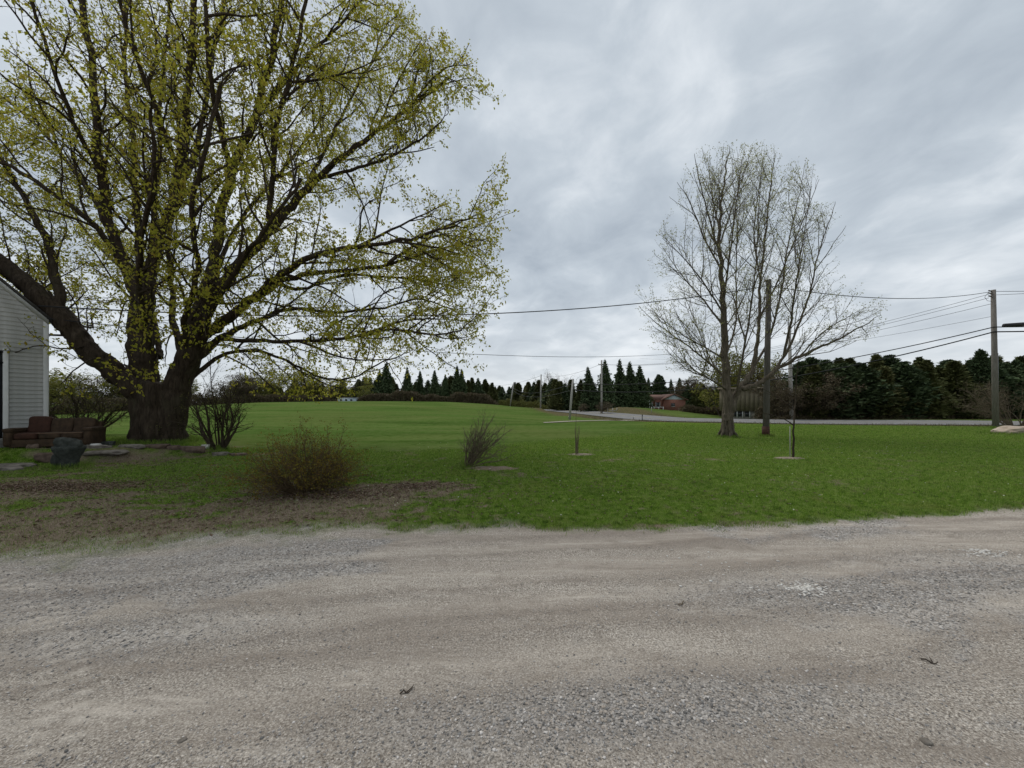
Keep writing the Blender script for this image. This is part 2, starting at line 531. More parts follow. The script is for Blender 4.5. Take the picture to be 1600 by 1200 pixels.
def grassmat():
    m = M['grass']; t = m.node_tree
    r = [n for n in t.nodes if n.type == 'VALTORGB'][0]
    users = [l.to_socket for l in r.outputs[0].links]
    p = worldpos(t)
    pat = noise(t, 1.1, 5, 0.65, p, 0.6)
    c = mixc(t, maprange(t, pat, 0.52, 0.72, 0.0, 0.55), r.outputs[0], (0.175, 0.185, 0.050))
    c = mixc(t, maprange(t, pat, 0.28, 0.44, 0.5, 0.0), c, (0.040, 0.080, 0.010))
    cl = noise(t, 9.0, 6, 0.75, p, 0.5)
    c = mixc(t, maprange(t, cl, 0.51, 0.61, 0.0, 0.80), c, (0.225, 0.275, 0.085))
    c = mixc(t, maprange(t, cl, 0.39, 0.48, 0.85, 0.0), c, (0.032, 0.062, 0.010))
    st = noise(t, 3.0, 6, 0.7, worldpos(t, (1, 1, 1), (0, 0, 1.0)), 0.3)
    c = mixc(t, maprange(t, st, 0.57, 0.67, 0.0, 0.75), c, (0.21, 0.175, 0.095))
    for q in users: t.links.new(c, q)


grassmat()
M['dry_grass'] = leafmat('dry_grass_blade', [(0.10, 0.085, 0.045), (0.18, 0.15, 0.09), (0.085, 0.095, 0.035), (0.24, 0.20, 0.13)], 0.25)
M['dead_leaf'] = leafmat('dead_leaf', [(0.060, 0.036, 0.024), (0.115, 0.068, 0.042), (0.16, 0.11, 0.075), (0.22, 0.17, 0.13), (0.08, 0.045, 0.03)], 0.15)
M['petal'] = leafmat('pale_petal', [(0.30, 0.32, 0.20), (0.55, 0.55, 0.46), (0.36, 0.33, 0.16)], 0.3)
M['stones'] = leafmat('gravel_stone', [(0.11, 0.105, 0.10), (0.27, 0.26, 0.25), (0.42, 0.375, 0.33), (0.34, 0.29, 0.24), (0.20, 0.19, 0.18), (0.60, 0.56, 0.52)], 0.0, 0.9)
M['pale_chips'] = leafmat('pale_stone_chip', [(0.40, 0.37, 0.33), (0.55, 0.52, 0.48), (0.62, 0.60, 0.56)], 0.0, 0.9)
M['mulch'] = simple('wood_mulch', (0.11, 0.075, 0.05), (0.34, 0.26, 0.19), 45, bstr=0.9, bdist=0.02)
M['pale_soil'] = simple('pale_soil', (0.15, 0.115, 0.08), (0.31, 0.26, 0.20), 30, bstr=0.7, bdist=0.02)
M['asphalt'] = simple('worn_asphalt', (0.13, 0.128, 0.126), (0.20, 0.196, 0.19), 1.2, bstr=0.3)
M['lane'] = simple('farm_lane_gravel', (0.20, 0.185, 0.135), (0.30, 0.275, 0.205), 4, bstr=0.4)
M['paint_yellow'] = simple('road_paint', (0.38, 0.30, 0.08), (0.5, 0.40, 0.12), 8, bstr=0)
M['pole'] = simple('weathered_pole', (0.10, 0.088, 0.075), (0.21, 0.19, 0.17), 5, stretch=(6, 6, 0.6), bstr=0.5)
M['dark_pole'] = simple('dark_pole', (0.070, 0.062, 0.054), (0.15, 0.135, 0.12), 5, stretch=(6, 6, 0.6), bstr=0.5)
M['pale_pole'] = simple('pale_pole', (0.25, 0.235, 0.215), (0.40, 0.38, 0.35), 5, stretch=(6, 6, 0.6), bstr=0.4)
M['wire'] = simple('black_cable', (0.012, 0.012, 0.013), (0.03, 0.03, 0.032), 9, bstr=0, rough=0.6)
M['metal'] = simple('grey_metal', (0.16, 0.165, 0.17), (0.28, 0.28, 0.29), 12, bstr=0, rough=0.55)
M['rust'] = simple('rust_band', (0.035, 0.018, 0.013), (0.085, 0.040, 0.026), 14, bstr=0.3)
M['porcelain'] = simple('insulator', (0.10, 0.06, 0.05), (0.2, 0.13, 0.1), 20, bstr=0, rough=0.3)
M['siding'] = simple('white_siding', (0.42, 0.43, 0.41), (0.70, 0.71, 0.70), 2.2, stretch=(1.4, 1.4, 0.5), bstr=0.15, rough=0.6)
M['trim'] = simple('white_trim', (0.60, 0.61, 0.60), (0.72, 0.72, 0.71), 4, bstr=0.1, rough=0.55)
M['door'] = simple('dark_door', (0.010, 0.011, 0.014), (0.022, 0.022, 0.026), 5, bstr=0.1, rough=0.5)
M['stone_wall'] = simple('foundation', (0.13, 0.125, 0.115), (0.24, 0.23, 0.21), 6, bstr=0.6)
M['shingle'] = simple('grey_shingle', (0.06, 0.058, 0.058), (0.12, 0.115, 0.11), 8, bstr=0.6)
M['sofa'] = simple('rust_brown_upholstery', (0.024, 0.015, 0.009), (0.068, 0.042, 0.024), 7, bstr=0.6, bdist=0.01)
M['sofa_red'] = simple('dark_red_upholstery', (0.032, 0.014, 0.009), (0.060, 0.027, 0.017), 7, bstr=0.5, bdist=0.01)
M['sofa_trim'] = simple('sofa_worn_edge', (0.12, 0.075, 0.05), (0.19, 0.125, 0.085), 9, bstr=0.3)
M['planter'] = simple('dark_mossy_stone', (0.020, 0.023, 0.020), (0.062, 0.068, 0.060), 9, bstr=0.9, bdist=0.03)
M['edge_stone'] = simple('edging_stone', (0.085, 0.072, 0.058), (0.24, 0.215, 0.185), 7, bstr=0.9, bdist=0.02)
M['red_stone'] = simple('reddish_stone', (0.060, 0.042, 0.032), (0.16, 0.115, 0.088), 7, bstr=0.9, bdist=0.02)
M['white_stone'] = simple('white_stone', (0.45, 0.44, 0.41), (0.65, 0.64, 0.61), 6, bstr=0.5)
M['boulder'] = simple('tan_boulder', (0.26, 0.20, 0.145), (0.48, 0.40, 0.32), 2.5, bstr=0.9, bdist=0.03)
M['brown_roof'] = simple('brown_shingle', (0.11, 0.060, 0.046), (0.17, 0.098, 0.076), 4, bstr=0.3)
M['gable'] = simple('pale_blue_gable', (0.36, 0.41, 0.43), (0.44, 0.48, 0.50), 2, bstr=0)
M['glass'] = simple('dark_window', (0.018, 0.02, 0.022), (0.035, 0.038, 0.04), 3, bstr=0, rough=0.15, spec=0.5)
M['tan_wall'] = simple('tan_cladding', (0.135, 0.115, 0.075), (0.185, 0.155, 0.105), 1.5, bstr=0.2)
M['grey_wall'] = simple('grey_block', (0.20, 0.19, 0.17), (0.28, 0.265, 0.24), 2, bstr=0.3)
M['blue_metal'] = simple('pale_blue_metal', (0.38, 0.46, 0.54), (0.52, 0.58, 0.64), 3, bstr=0)


def brickmat():
    m, t, b = mat_base('red_brick')
    v = coord(t, 'Object')
    br = N(t, 'ShaderNodeTexBrick')
    br.inputs['Scale'].default_value = 4.0
    br.inputs['Color1'].default_value = (0.155, 0.052, 0.034, 1); br.inputs['Color2'].default_value = (0.21, 0.078, 0.052, 1); br.inputs['Mortar'].default_value = (0.20, 0.15, 0.125, 1)
    mp = N(t, 'ShaderNodeMapping'); mp.inputs['Rotation'].default_value = (R(90), 0, 0)
    t.links.new(v, mp.inputs[0]); t.links.new(mp.outputs[0], br.inputs['Vector'])
    t.links.new(br.outputs[0], b.inputs['Base Color'])
    return m


M['brick'] = brickmat()

# ------------------------------------------------------------------ terrain
CTRL = []
for yy in (-14, -4, 0, 3, 5, 7.5):
    for xx in (-20, -12, -6, 0, 6, 12, 20):
        CTRL.append((xx, yy, 0.0))
for xx in (-6, 0, 6, 12, 18):
    CTRL += [(xx, 12, 0.0), (xx * 1.2, 20, 0.0)]
for uvd in [(40, 664, 30), (100, 652, 60), (200, 643, 70), (300, 634, 90), (400, 629, 100), (530, 627, 110), (620, 627, 110), (700, 628, 110), (770, 632, 108), (800, 636, 100), (828, 640, 90),
            (300, 655, 40), (500, 648, 45), (650, 648, 45), (760, 652, 40), (800, 648, 60), (780, 664, 30), (600, 664, 30),
            (890, 655.5, 46), (850, 660, 36), (1000, 664, 30), (1200, 667, 27), (1400, 668, 26), (1553, 668.5, 26.7), (1600, 672, 23),
            (950, 634, 70), (1000, 637.5, 74), (1040, 642, 80), (1085, 646.5, 64), (918, 638, 70), (866, 637.5, 96), (1040, 640.5, 100),
            (1250, 654.5, 47), (1400, 654.5, 47), (1550, 654.5, 47), (1700, 655, 45), (1160, 656, 58), (1120, 655, 60), (1210, 656, 56), (1160, 655, 66)]:
    p = P(*uvd); CTRL.append((p.x, p.y, p.z))
ROAD_NEAR = [(1900, 668, 27), (1700, 666.5, 30), (1550, 664, 33), (1300, 662.5, 37.5), (1100, 659, 41.5), (1000, 656, 46), (940, 650.5, 57), (900, 646, 70), (862, 642.3, 90), (834, 639.2, 115), (812, 636, 150), (800, 634, 200)]
road_pts = [P(*q) for q in ROAD_NEAR]
for p in road_pts: CTRL.append((p.x, p.y, p.z))
for a in range(0, 360, 20):
    CTRL.append((260 * math.sin(R(a)), 260 * math.cos(R(a)), 1.5)); CTRL.append((900 * math.sin(R(a)), 900 * math.cos(R(a)), 2.0))
CTRL += [(-30, 150, 1.6), (-60, 150, 1.6), (0, 150, 1.1), (40, 140, 0.8), (-90, 120, 1.0), (-150, 100, 0.8)]
CP = np.array(CTRL)
_c = 2.5
_D = np.sqrt(((CP[:, None, :2] - CP[None, :, :2]) ** 2).sum(-1) + _c * _c)
_A = np.block([[_D + 0.02 * np.eye(len(CP)), np.ones((len(CP), 1))], [np.ones((1, len(CP))), np.zeros((1, 1))]])
_W = np.linalg.solve(_A, np.append(CP[:, 2], 0))


def catmull(pts, n):
    pts = [np.array(p) for p in pts]
    pts = [2 * pts[0] - pts[1]] + pts + [2 * pts[-1] - pts[-2]]
    out = []
    for i in range(1, len(pts) - 2):
        for k in range(n):
            s = k / n
            a, b, c, d = pts[i - 1:i + 3]
            out.append(0.5 * ((2 * b) + (-a + c) * s + (2 * a - 5 * b + 4 * c - d) * s * s + (-a + 3 * b - 3 * c + d) * s ** 3))
    out.append(pts[-2])
    return np.array(out)


ROADW = 7.4
road_line = catmull([tuple(p) for p in road_pts], 8)
_tg = np.gradient(road_line[:, :2], axis=0); _tg /= np.linalg.norm(_tg, axis=1, keepdims=True)
road_nrm = np.stack([_tg[:, 1], -_tg[:, 0]], 1)          # to the far side of the road
if np.mean(road_nrm[:, 1]) < 0: pass
# near edge runs right -> left; the carriageway lies on its right-hand side
road_far = road_line.copy(); road_far[:, :2] += road_nrm * ROADW; road_far[:, 2] += 0.14
road_mid = (road_line + road_far) / 2


def road_dist(x, y):
    d = np.full(np.shape(x), 1e9); zz = np.zeros(np.shape(x))
    for q in road_mid:
        e = (x - q[0]) ** 2 + (y - q[1]) ** 2
        k = e < d
        d = np.where(k, e, d); zz = np.where(k, q[2], zz)
    return np.sqrt(d), zz


def base_h(x, y):
    x = np.asarray(x, float); y = np.asarray(y, float)
    sh = x.shape
    xf, yf = x.ravel(), y.ravel()
    out = np.empty(len(xf))
    for s in range(0, len(xf), 60000):
        e = slice(s, s + 60000)
        D = np.sqrt((xf[e, None] - CP[None, :, 0]) ** 2 + (yf[e, None] - CP[None, :, 1]) ** 2 + _c * _c)
        out[e] = D @ _W[:-1] + _W[-1]
    return out.reshape(sh)


EDGE_X = [-40, -14.0, -9.0, -4.96, -4.12, -3.15, -1.98, 0, 1.63, 2.9, 4.4, 5.98, 7.6, 12, 40]
EDGE_Y = [1.5, 2.4, 3.25, 4.0, 4.35, 4.75, 4.93, 4.98, 4.93, 4.97, 5.27, 5.55, 5.8, 6.7, 12]
# terrace in front of the white house, its stone edge from left to right
TER_X = [-40, -14.5, -13.0, -11.5, -10.4, -9.0, -7.6, -6.5]
TER_Y = [8.6, 9.55, 9.85, 10.3, 11.2, 11.85, 12.2, 12.6]


def terrace(x, y):
    ye = np.interp(x, TER_X, TER_Y)
    hgt = np.interp(x, [-14, -11.3, -9.5, -7.6, -6.5], [0.42, 0.36, 0.14, 0.03, 0.0])
    return hgt * sstep(0.0, 0.55, y - ye) * (1 - sstep(14.5, 22, y))


def height(x, y):
    x = np.asarray(x, float); y = np.asarray(y, float)
    z = base_h(x, y)
    near = 1 - sstep(9, 16, np.hypot(x * 0.7, y))
    z = z * (1 - near * (1 - sstep(5, 14, y)))
    z = z + terrace(x, y)
    d, rz = road_dist(x, y)
    w = 1 - sstep(ROADW * 0.5, ROADW * 0.5 + 1.6, d)
    z = z * (1 - w) + (rz - 0.16) * w
    w2 = np.exp(-((d - ROADW * 0.5 - 2.6) / 1.2) ** 2) * (d > ROADW * 0.5)
    z = z - 0.10 * w2
    return z


def hz(x, y):
    return float(height(np.array([x]), np.array([y]))[0])


def edge_noise(x, y):
    return (fbm2(x * 1.6, y * 1.6, 3, 4) - 0.5) * 0.55 + (fbm2(x * 9, y * 9, 8, 3) - 0.5) * 0.22


def masks(x, y):
    ye = np.interp(x, EDGE_X, EDGE_Y) + edge_noise(x, y) * np.where(x < -1.5, 1.6, 0.75)
    s = ye - y                                  # >0 on the driveway
    wd = np.interp(x, [-6, -2, 0.5], [0.75, 0.45, 0.16])
    gravel = sstep(-wd, wd * 0.8, s + (fbm2(x * 6, y * 8, 13, 3) - 0.5) * wd * 1.2)
    n1 = fbm2(x * 0.9 + 4, y * 0.9, 21, 4); n2 = fbm2(x * 5, y * 7, 31, 3)
    # worn earth on the tree side of the drive and round the yellow-brown shrub
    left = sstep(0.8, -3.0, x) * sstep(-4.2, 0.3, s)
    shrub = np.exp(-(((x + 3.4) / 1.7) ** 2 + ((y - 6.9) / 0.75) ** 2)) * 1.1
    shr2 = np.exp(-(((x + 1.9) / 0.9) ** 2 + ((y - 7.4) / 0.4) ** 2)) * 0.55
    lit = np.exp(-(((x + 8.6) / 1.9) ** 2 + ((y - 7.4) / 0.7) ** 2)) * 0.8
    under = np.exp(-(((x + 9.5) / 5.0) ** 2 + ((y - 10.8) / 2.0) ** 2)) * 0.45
    dirt_and_shade = left * 0.85 + shrub + shr2 + lit + under + sstep(-0.30, -0.02, s) * 0.45 + (n1 - 0.5) * 1.6 + (n2 - 0.5) * 1.5 - 0.24 + 0.22 * sstep(-2.0, -6.0, x) * sstep(9.6, 7.5, y)  # last term: thatch plus tree shade at the left, put into the ground colour
    dirt_and_shade = sstep(0.0, 0.55, dirt_and_shade) * (y < 14.5) * sstep(16, 11, y)
    d, _ = road_dist(x, y)
    verge = np.clip(1.25 * np.exp(-((d - ROADW * 0.5 - 1.3) / 1.9) ** 2), 0, 1)
    fy = np.interp(x, [-60, -14, -5, -1.5, 2, 8, 14], [13.0, 13.6, 13.2, 13.6, 17.0, 22, 40])
    fw = np.clip(0.16 * y - 1.6, 0.5, 8)
    field = sstep(-fw, fw, y - fy + (n1 - 0.5) * (1.2 + fw))
    # crushed stone patches, tan wheel tracks between
    q = y - 0.17 * x
    st = fbm2(x * 0.30 + 11, q * 1.15 + 3, 41, 4) + 0.30 * (fbm2(x * 2.3, y * 2.9, 47, 3) - 0.5)
    stone = 0.9 * sstep(0.52, 0.66, st) * np.interp(x, [-5, -1.5], [0.55, 1.0])
    stone = np.maximum(stone, 0.95 * np.exp(-(((x - 0.7) / 1.3) ** 2 + ((y - 1.95 - 0.1 * x) / 0.22) ** 2)))
    stone = np.maximum(stone, 0.9 * np.exp(-(((x - 2.3) / 0.9) ** 2 + ((y - 3.05 - 0.1 * x) / 0.30) ** 2)))
    stone = np.maximum(stone, 0.7 * np.exp(-(((x + 2.6) / 0.9) ** 2 + ((y - 2.65 - 0.15 * (x + 2.6)) / 0.25) ** 2)))
    stone = np.maximum(stone, 0.6 * np.exp(-(((x - 4.6) / 1.2) ** 2 + ((y - 3.8) / 0.35) ** 2)))
    # compacted wheel tracks and the loose ridges beside them
    tread = np.zeros_like(x); track = np.zeros_like(x); ridge = np.zeros_like(x)
    wob = (fbm2(x * 0.5, y * 0.2, 55, 3) - 0.5) * 0.55
    for a, w in ((2.40, 0.17), (3.15, 0.13), (3.72, 0.20), (4.30, 0.12)):
        yc = a + 0.17 * x - 0.006 * x * x + wob
        track = np.maximum(track, np.exp(-((y - yc) / w) ** 2) * (0.45 + 0.8 * fbm2(x * 0.8 + a * 9, y * 0.8, 57, 2)))
        ridge = np.maximum(ridge, np.exp(-((np.abs(y - yc) - w * 1.75) / 0.05) ** 2))
    tx = np.interp(y, [1.5, 1.69, 1.82, 2.14, 2.61, 3.22, 3.8], [-2.05, -2.15, -2.25, -2.56, -3.16, -4.08, -5.3])
    for off in (0.0, 0.17):
        tr = np.exp(-((x - tx - off * (0.7 + 0.15 * y)) / 0.058) ** 4) * (y < 3.7)
        tread = tread + tr * (0.30 + 0.70 * np.sin((y - 0.4 * x) * 2 * PI / 0.13 + off * 20)) * (0.65 + 0.8 * (fbm2(x * 3, y * 3, 59, 3) - 0.15))
    return dict(tread=tread * gravel, track=np.clip(track, 0, 1) * gravel, ridge=ridge * gravel, gravel=gravel, dirt_and_shade=dirt_and_shade * (1 - gravel), field=field, verge=verge, stone=np.clip(stone, 0, 1)), s


def axis(fine0, fine1, step, grow, end0, end1):
    a = list(np.arange(fine0, fine1, step))
    s = step; v = a[-1]
    while v < end1:
        s *= grow; v += s; a.append(v)
    s = step; v = a[0]; b = []
    while v > end0:
        s *= grow; v -= s; b.append(v)
    return np.array(b[::-1] + a)


gx = axis(-8.0, 8.0, 0.040, 1.055, -900, 900)
gy = axis(1.3, 8.0, 0.038, 1.045, -300, 900)
GX, GY = np.meshgrid(gx, gy)
mk, sdist = masks(GX, GY)
GZ = height(GX, GY)
drv = mk['gravel']
# ruts, tyre treads and unevenness
rough_near = sstep(16, 8, np.hypot(GX, GY))
GZ = GZ + rough_near * ((fbm2(GX * 1.3, GY * 1.3, 71, 4) - 0.5) * 0.05 + (fbm2(GX * 11, GY * 11, 75, 3) - 0.5) * 0.016)
qq = GY - 0.16 * GX
GZ = GZ + drv * rough_near * 0.014 * (fbm2(GX * 0.35, qq * 3.2, 77, 3) - 0.5) * 2
GZ = GZ + rough_near * (0.012 * mk['ridge'] - 0.010 * mk['track'] + 0.010 * mk['tread'])
lawnm = (1 - drv) * (1 - mk['dirt_and_shade'])
GZ = GZ + lawnm * rough_near * (fbm2(GX * 3, GY * 3, 81, 3) - 0.4) * 0.05 + 0.018 * sstep(-0.0, -0.25, sdist) * rough_near

nx, ny = len(gx), len(gy)
VV = np.stack([GX, GY, GZ], -1).reshape(-1, 3)
ii = (np.arange(ny - 1)[:, None] * nx + np.arange(nx - 1)[None, :])
QQ = np.stack([ii, ii + 1, ii + nx + 1, ii + nx], -1)
cell = lambda A: (A[:-1, :-1] + A[1:, :-1] + A[:-1, 1:] + A[1:, 1:]) / 4
is_drv = cell(drv) > 0.5
is_fld = (cell(mk['field']) > 0.5) & ~is_drv
is_lwn = ~is_drv & ~is_fld


def ground_piece(name, sel):
    Q = QQ[sel].reshape(-1, 4)
    used, inv = np.unique(Q.ravel(), return_inverse=True)
    me = new_mesh(name, VV[used], inv.reshape(-1, 4), smooth=True)
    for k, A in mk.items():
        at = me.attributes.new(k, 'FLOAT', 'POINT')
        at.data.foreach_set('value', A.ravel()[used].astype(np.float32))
    o = link(name, me, M['ground'])
    o['kind'] = 'structure'
    return o


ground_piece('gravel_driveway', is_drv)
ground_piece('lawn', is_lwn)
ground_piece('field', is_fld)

# fast lookups on the finished surface
def gz(x, y):
    x = np.asarray(x, float); y = np.asarray(y, float)
    i = np.clip(np.searchsorted(gx, x) - 1, 0, nx - 2); j = np.clip(np.searchsorted(gy, y) - 1, 0, ny - 2)
    fx = (x - gx[i]) / (gx[i + 1] - gx[i]); fy = (y - gy[j]) / (gy[j + 1] - gy[j])
    return (GZ[j, i] * (1 - fx) + GZ[j, i + 1] * fx) * (1 - fy) + (GZ[j + 1, i] * (1 - fx) + GZ[j + 1, i + 1] * fx) * fy


def g1(x, y):
    return float(gz(np.array([x]), np.array([y]))[0])


def on_ground(u, d):
    x = (u - 800) / FPX * d
    return Vector((x, d, g1(x, d)))


# road with shoulders, centre line
def ribbon(name, a, b, mat, kind='structure', dz=0.0):
    n = len(a)
    V = np.vstack([a, b]); V[:, 2] += dz
    i = np.arange(n - 1)
    Q = np.stack([i, i + 1, n + i + 1, n + i], 1)
    o = link(name, new_mesh(name, V, Q, smooth=True), mat)
    o['kind'] = kind
    return o


ribbon('road', road_line, road_far, M['asphalt'])
ca = road_mid.copy(); cb = road_mid.copy()
ca[:, :2] -= road_nrm * 0.07; cb[:, :2] += road_nrm * 0.07
ribbon('road_centre_line', ca, cb, M['paint_yellow'], dz=0.006)
# farm lane that leaves the road to the left
la = catmull([tuple(P(q, v, d)) for q, v, d in [(1003, 657.5, 45.0), (955, 659, 42.5), (905, 661, 39), (850, 663.5, 34)]], 6)
la[:, 2] = gz(la[:, 0], la[:, 1])
lb = la.copy(); lb[:, 1] += np.linspace(2.6, 1.4, len(la)); lb[:, 2] = gz(lb[:, 0], lb[:, 1])
ribbon('farm_lane', la, lb, M['lane'], dz=0.05)

# ------------------------------------------------------------------ grass, gravel, litter
rng = np.random.default_rng(7)


def in_view(x, y, pad=0.6):
    return (np.abs(x) < y * 1.36 + pad) & (y > 1.4)


def blades(n, y0, y1, hgt, wid, seedpow=1.0, accept=None, xr=None):
    y = y0 + (y1 - y0) * rng.random(n) ** seedpow
    xm = y * 1.38 + 0.5
    x = (rng.random(n) * 2 - 1) * xm
    if xr is not None: x = xr[0] + (xr[1] - xr[0]) * rng.random(n)
    m, s = masks(x, y)
    pr = accept(x, y, m, s)
    k = rng.random(n) < pr
    x, y = x[k], y[k]
    return x, y


def blade_mesh(x, y, h, w, lean=0.5):
    n = len(x)
    z = gz(x, y) - 0.004
    a = rng.random(n) * 2 * PI; la = rng.random(n) * 2 * PI; ll = rng.random(n) * lean
    hh = h * (0.55 + 0.8 * rng.random(n)); ww = w * (0.7 + 0.6 * rng.random(n))
    base = np.stack([x, y, z], 1)
    dx = np.stack([np.cos(a) * ww, np.sin(a) * ww, np.zeros(n)], 1)
    tip = base + np.stack([np.cos(la) * hh * ll, np.sin(la) * hh * ll, hh], 1)
    V = np.stack([base - dx / 2, base + dx / 2, tip], 1).reshape(-1, 3)
    T = np.arange(n * 3).reshape(-1, 3)
    return V, T


parts = []
acc = lambda x, y, m, s: (1 - m['gravel']) * np.clip(1.1 - m['dirt_and_shade'] * 1.0, 0.06, 1) * (s < 0.05) * (1 - m['field']) * (1 - terrace(x, y) * 2).clip(0, 1)
n_ = 760000
y = 4.0 * (36 / 4.0) ** (rng.random(n_))
x = (rng.random(n_) * 2 - 1) * (y * 1.38 + 0.5)
m_, s_ = masks(x, y)
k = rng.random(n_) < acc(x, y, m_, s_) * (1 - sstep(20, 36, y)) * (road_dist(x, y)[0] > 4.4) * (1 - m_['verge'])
x, y = x[k], y[k]
parts.append(blade_mesh(x, y, 0.038 * (y / 6) ** 0.25, 0.0068 * (y / 6), 0.9))
# ragged tufts along the edge of the drive
x, y = blades(160000, 3.2, 7.0, 0, 0, 1, lambda x, y, m, s: np.exp(-((s + 0.10) / 0.13) ** 2) * 0.8 * sstep(-3.2, -1.2, x) * (fbm2(x * 4, y * 4, 91, 2) > 0.46)); parts.append(blade_mesh(x, y, 0.060, 0.007, 1.1))


def joined(name, parts, mat, label, cat):
    V, T, n = [], [], 0
    for v, t_ in parts:
        V.append(v); T.append(t_ + n); n += len(v)
    o = link(name, new_mesh(name, np.vstack(V), None, np.vstack(T)), mat)
    return tag(o, label, cat, kind='stuff')


for u_, d_, r0_, r1_, n_ in [(247, 13.0, 0.85, 1.25, 3500), (1137, 18.8, 0.28, 0.6, 1500), (1196.5, 19.3, 0.14, 0.38, 900), (1556, 26.7, 0.12, 0.4, 900), (1578, 20.4, 0.5, 1.15, 1500), (342, 12.5, 0.05, 0.4, 900), (108, 9.75, 0.2, 0.45, 900), (729, 9.6, 0.05, 0.3, 500)]:
    a_ = rng.random(n_) * 2 * PI; rr_ = r0_ + (r1_ - r0_) * rng.random(n_) ** 1.6
    x = (u_ - 800) / FPX * d_ + np.cos(a_) * rr_; y = d_ + np.sin(a_) * rr_
    parts.append(blade_mesh(x, y, 0.13, 0.007 * d_ / 8, 0.8))
joined('grass', parts, M['grass'], 'short green grass of the mown lawn beyond the gravel drive', 'grass')
x, y = blades(120000, 3.4, 11.0, 0, 0, 1, lambda x, y, m, s: np.clip(m['dirt_and_shade'] * 0.7 - m['gravel'], 0, 1) * (s < 0.0) + 0.06 * (s < -0.1) * (1 - m['field']))
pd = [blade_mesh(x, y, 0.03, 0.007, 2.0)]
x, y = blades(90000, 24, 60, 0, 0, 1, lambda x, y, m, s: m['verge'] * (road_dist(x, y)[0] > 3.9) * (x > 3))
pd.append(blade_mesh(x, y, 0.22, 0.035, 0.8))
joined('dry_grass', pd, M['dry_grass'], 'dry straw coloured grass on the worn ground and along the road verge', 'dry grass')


def quad_leaves(x, y, z, size, mat, name, label, cat, tilt=0.6, kind='stuff'):
    n = len(x)
    a = rng.random(n) * 2 * PI; s = size * (0.6 + 0.8 * rng.random(n))
    u = np.stack([np.cos(a), np.sin(a), (rng.random(n) - .5) * tilt], 1); v = np.stack([-np.sin(a), np.cos(a), (rng.random(n) - .5) * tilt], 1)
    c = np.stack([x, y, z + 0.006 + 0.012 * rng.random(n)], 1)
    cup = np.stack([np.zeros(n), np.zeros(n), s * 0.25], 1)
    V = np.stack([c - u * s[:, None] * .5, c - v * s[:, None] * .3 + cup, c + u * s[:, None] * .5, c + v * s[:, None] * .3 + cup], 1).reshape(-1, 3)
    i = np.arange(n) * 4
    T = np.vstack([np.stack([i, i + 1, i + 2], 1), np.stack([i, i + 2, i + 3], 1)])
    o = link(name, new_mesh(name, V, None, T), mat)
    return tag(o, label, cat, kind=kind)


def blob(n, cx, cy, sx, sy):
    return cx + rng.normal(size=n) * sx, cy + rng.normal(size=n) * sy


bl = [blob(2600, -8.7, 7.4, 1.1, 0.28), blob(1500, -3.3, 6.75, 0.7, 0.25), blob(700, -1.9, 7.4, 0.45, 0.2), blob(2600, -6, 8.2, 2.6, 0.9), blob(2200, -5, 5.9, 2.6, 0.8), blob(700, 0, 7, 3.0, 1.2), blob(500, -10.5, 10.2, 1.6, 0.7)]
lx = np.concatenate([b[0] for b in bl]); ly = np.concatenate([b[1] for b in bl])
kk = (np.interp(lx, EDGE_X, EDGE_Y) - ly) < -0.15
lx, ly = lx[kk], ly[kk]
quad_leaves(lx, ly, gz(lx, ly), 0.045, M['dead_leaf'], 'leaf_litter', 'brown dead leaves lying on the worn ground around the shrub', 'leaf litter')
px_, py_ = rng.uniform(-4, 16, 900), rng.uniform(5.3, 16, 900)
k = np.array([m_ > 0 for m_ in (py_ - np.interp(px_, EDGE_X, EDGE_Y) - 0.2)]) & (rng.random(900) < 0.45)
px_, py_ = px_[k], py_[k]
quad_leaves(px_, py_, gz(px_, py_) + 0.04, 0.035, M['petal'], 'fallen_petals', 'tiny pale petals and leaf scraps scattered over the lawn', 'petals')


def stone_scatter(name, x, y, size, mat, label, cat):
    n = len(x)
    base = np.array([[1, 0, 0], [-1, 0, 0], [0, 1, 0], [0, -1, 0], [0, 0, 1], [0, 0, -1], [.62, .62, .5], [-.62, .55, .5], [-.6, -.62, .5], [.6, -.6, .5]], float)
    T0 = np.array([[6, 4, 9], [6, 9, 0], [6, 2, 4], [6, 0, 2], [7, 4, 2], [7, 2, 1], [7, 1, 8], [7, 8, 4], [8, 1, 3], [8, 3, 9], [8, 9, 4], [9, 3, 0]])
    sc = size[:, None] * np.stack([0.35 + 0.35 * rng.random(n), 0.3 + 0.3 * rng.random(n), 0.2 + 0.2 * rng.random(n)], 1)
    V = base[None] * (0.75 + 0.5 * rng.random((n, 10, 1))) * sc[:, None, :]
    a = rng.random(n) * 2 * PI
    c, s = np.cos(a)[:, None], np.sin(a)[:, None]
    X = V[..., 0] * c - V[..., 1] * s; Y = V[..., 0] * s + V[..., 1] * c
    V = np.stack([X + x[:, None], Y + y[:, None], V[..., 2] + (gz(x, y) + size * 0.10)[:, None]], -1).reshape(-1, 3)
    T = (T0[None] + (np.arange(n) * 10)[:, None, None]).reshape(-1, 3)
    o = link(name, new_mesh(name, V, None, T), mat)
    return tag(o, label, cat, kind='stuff')


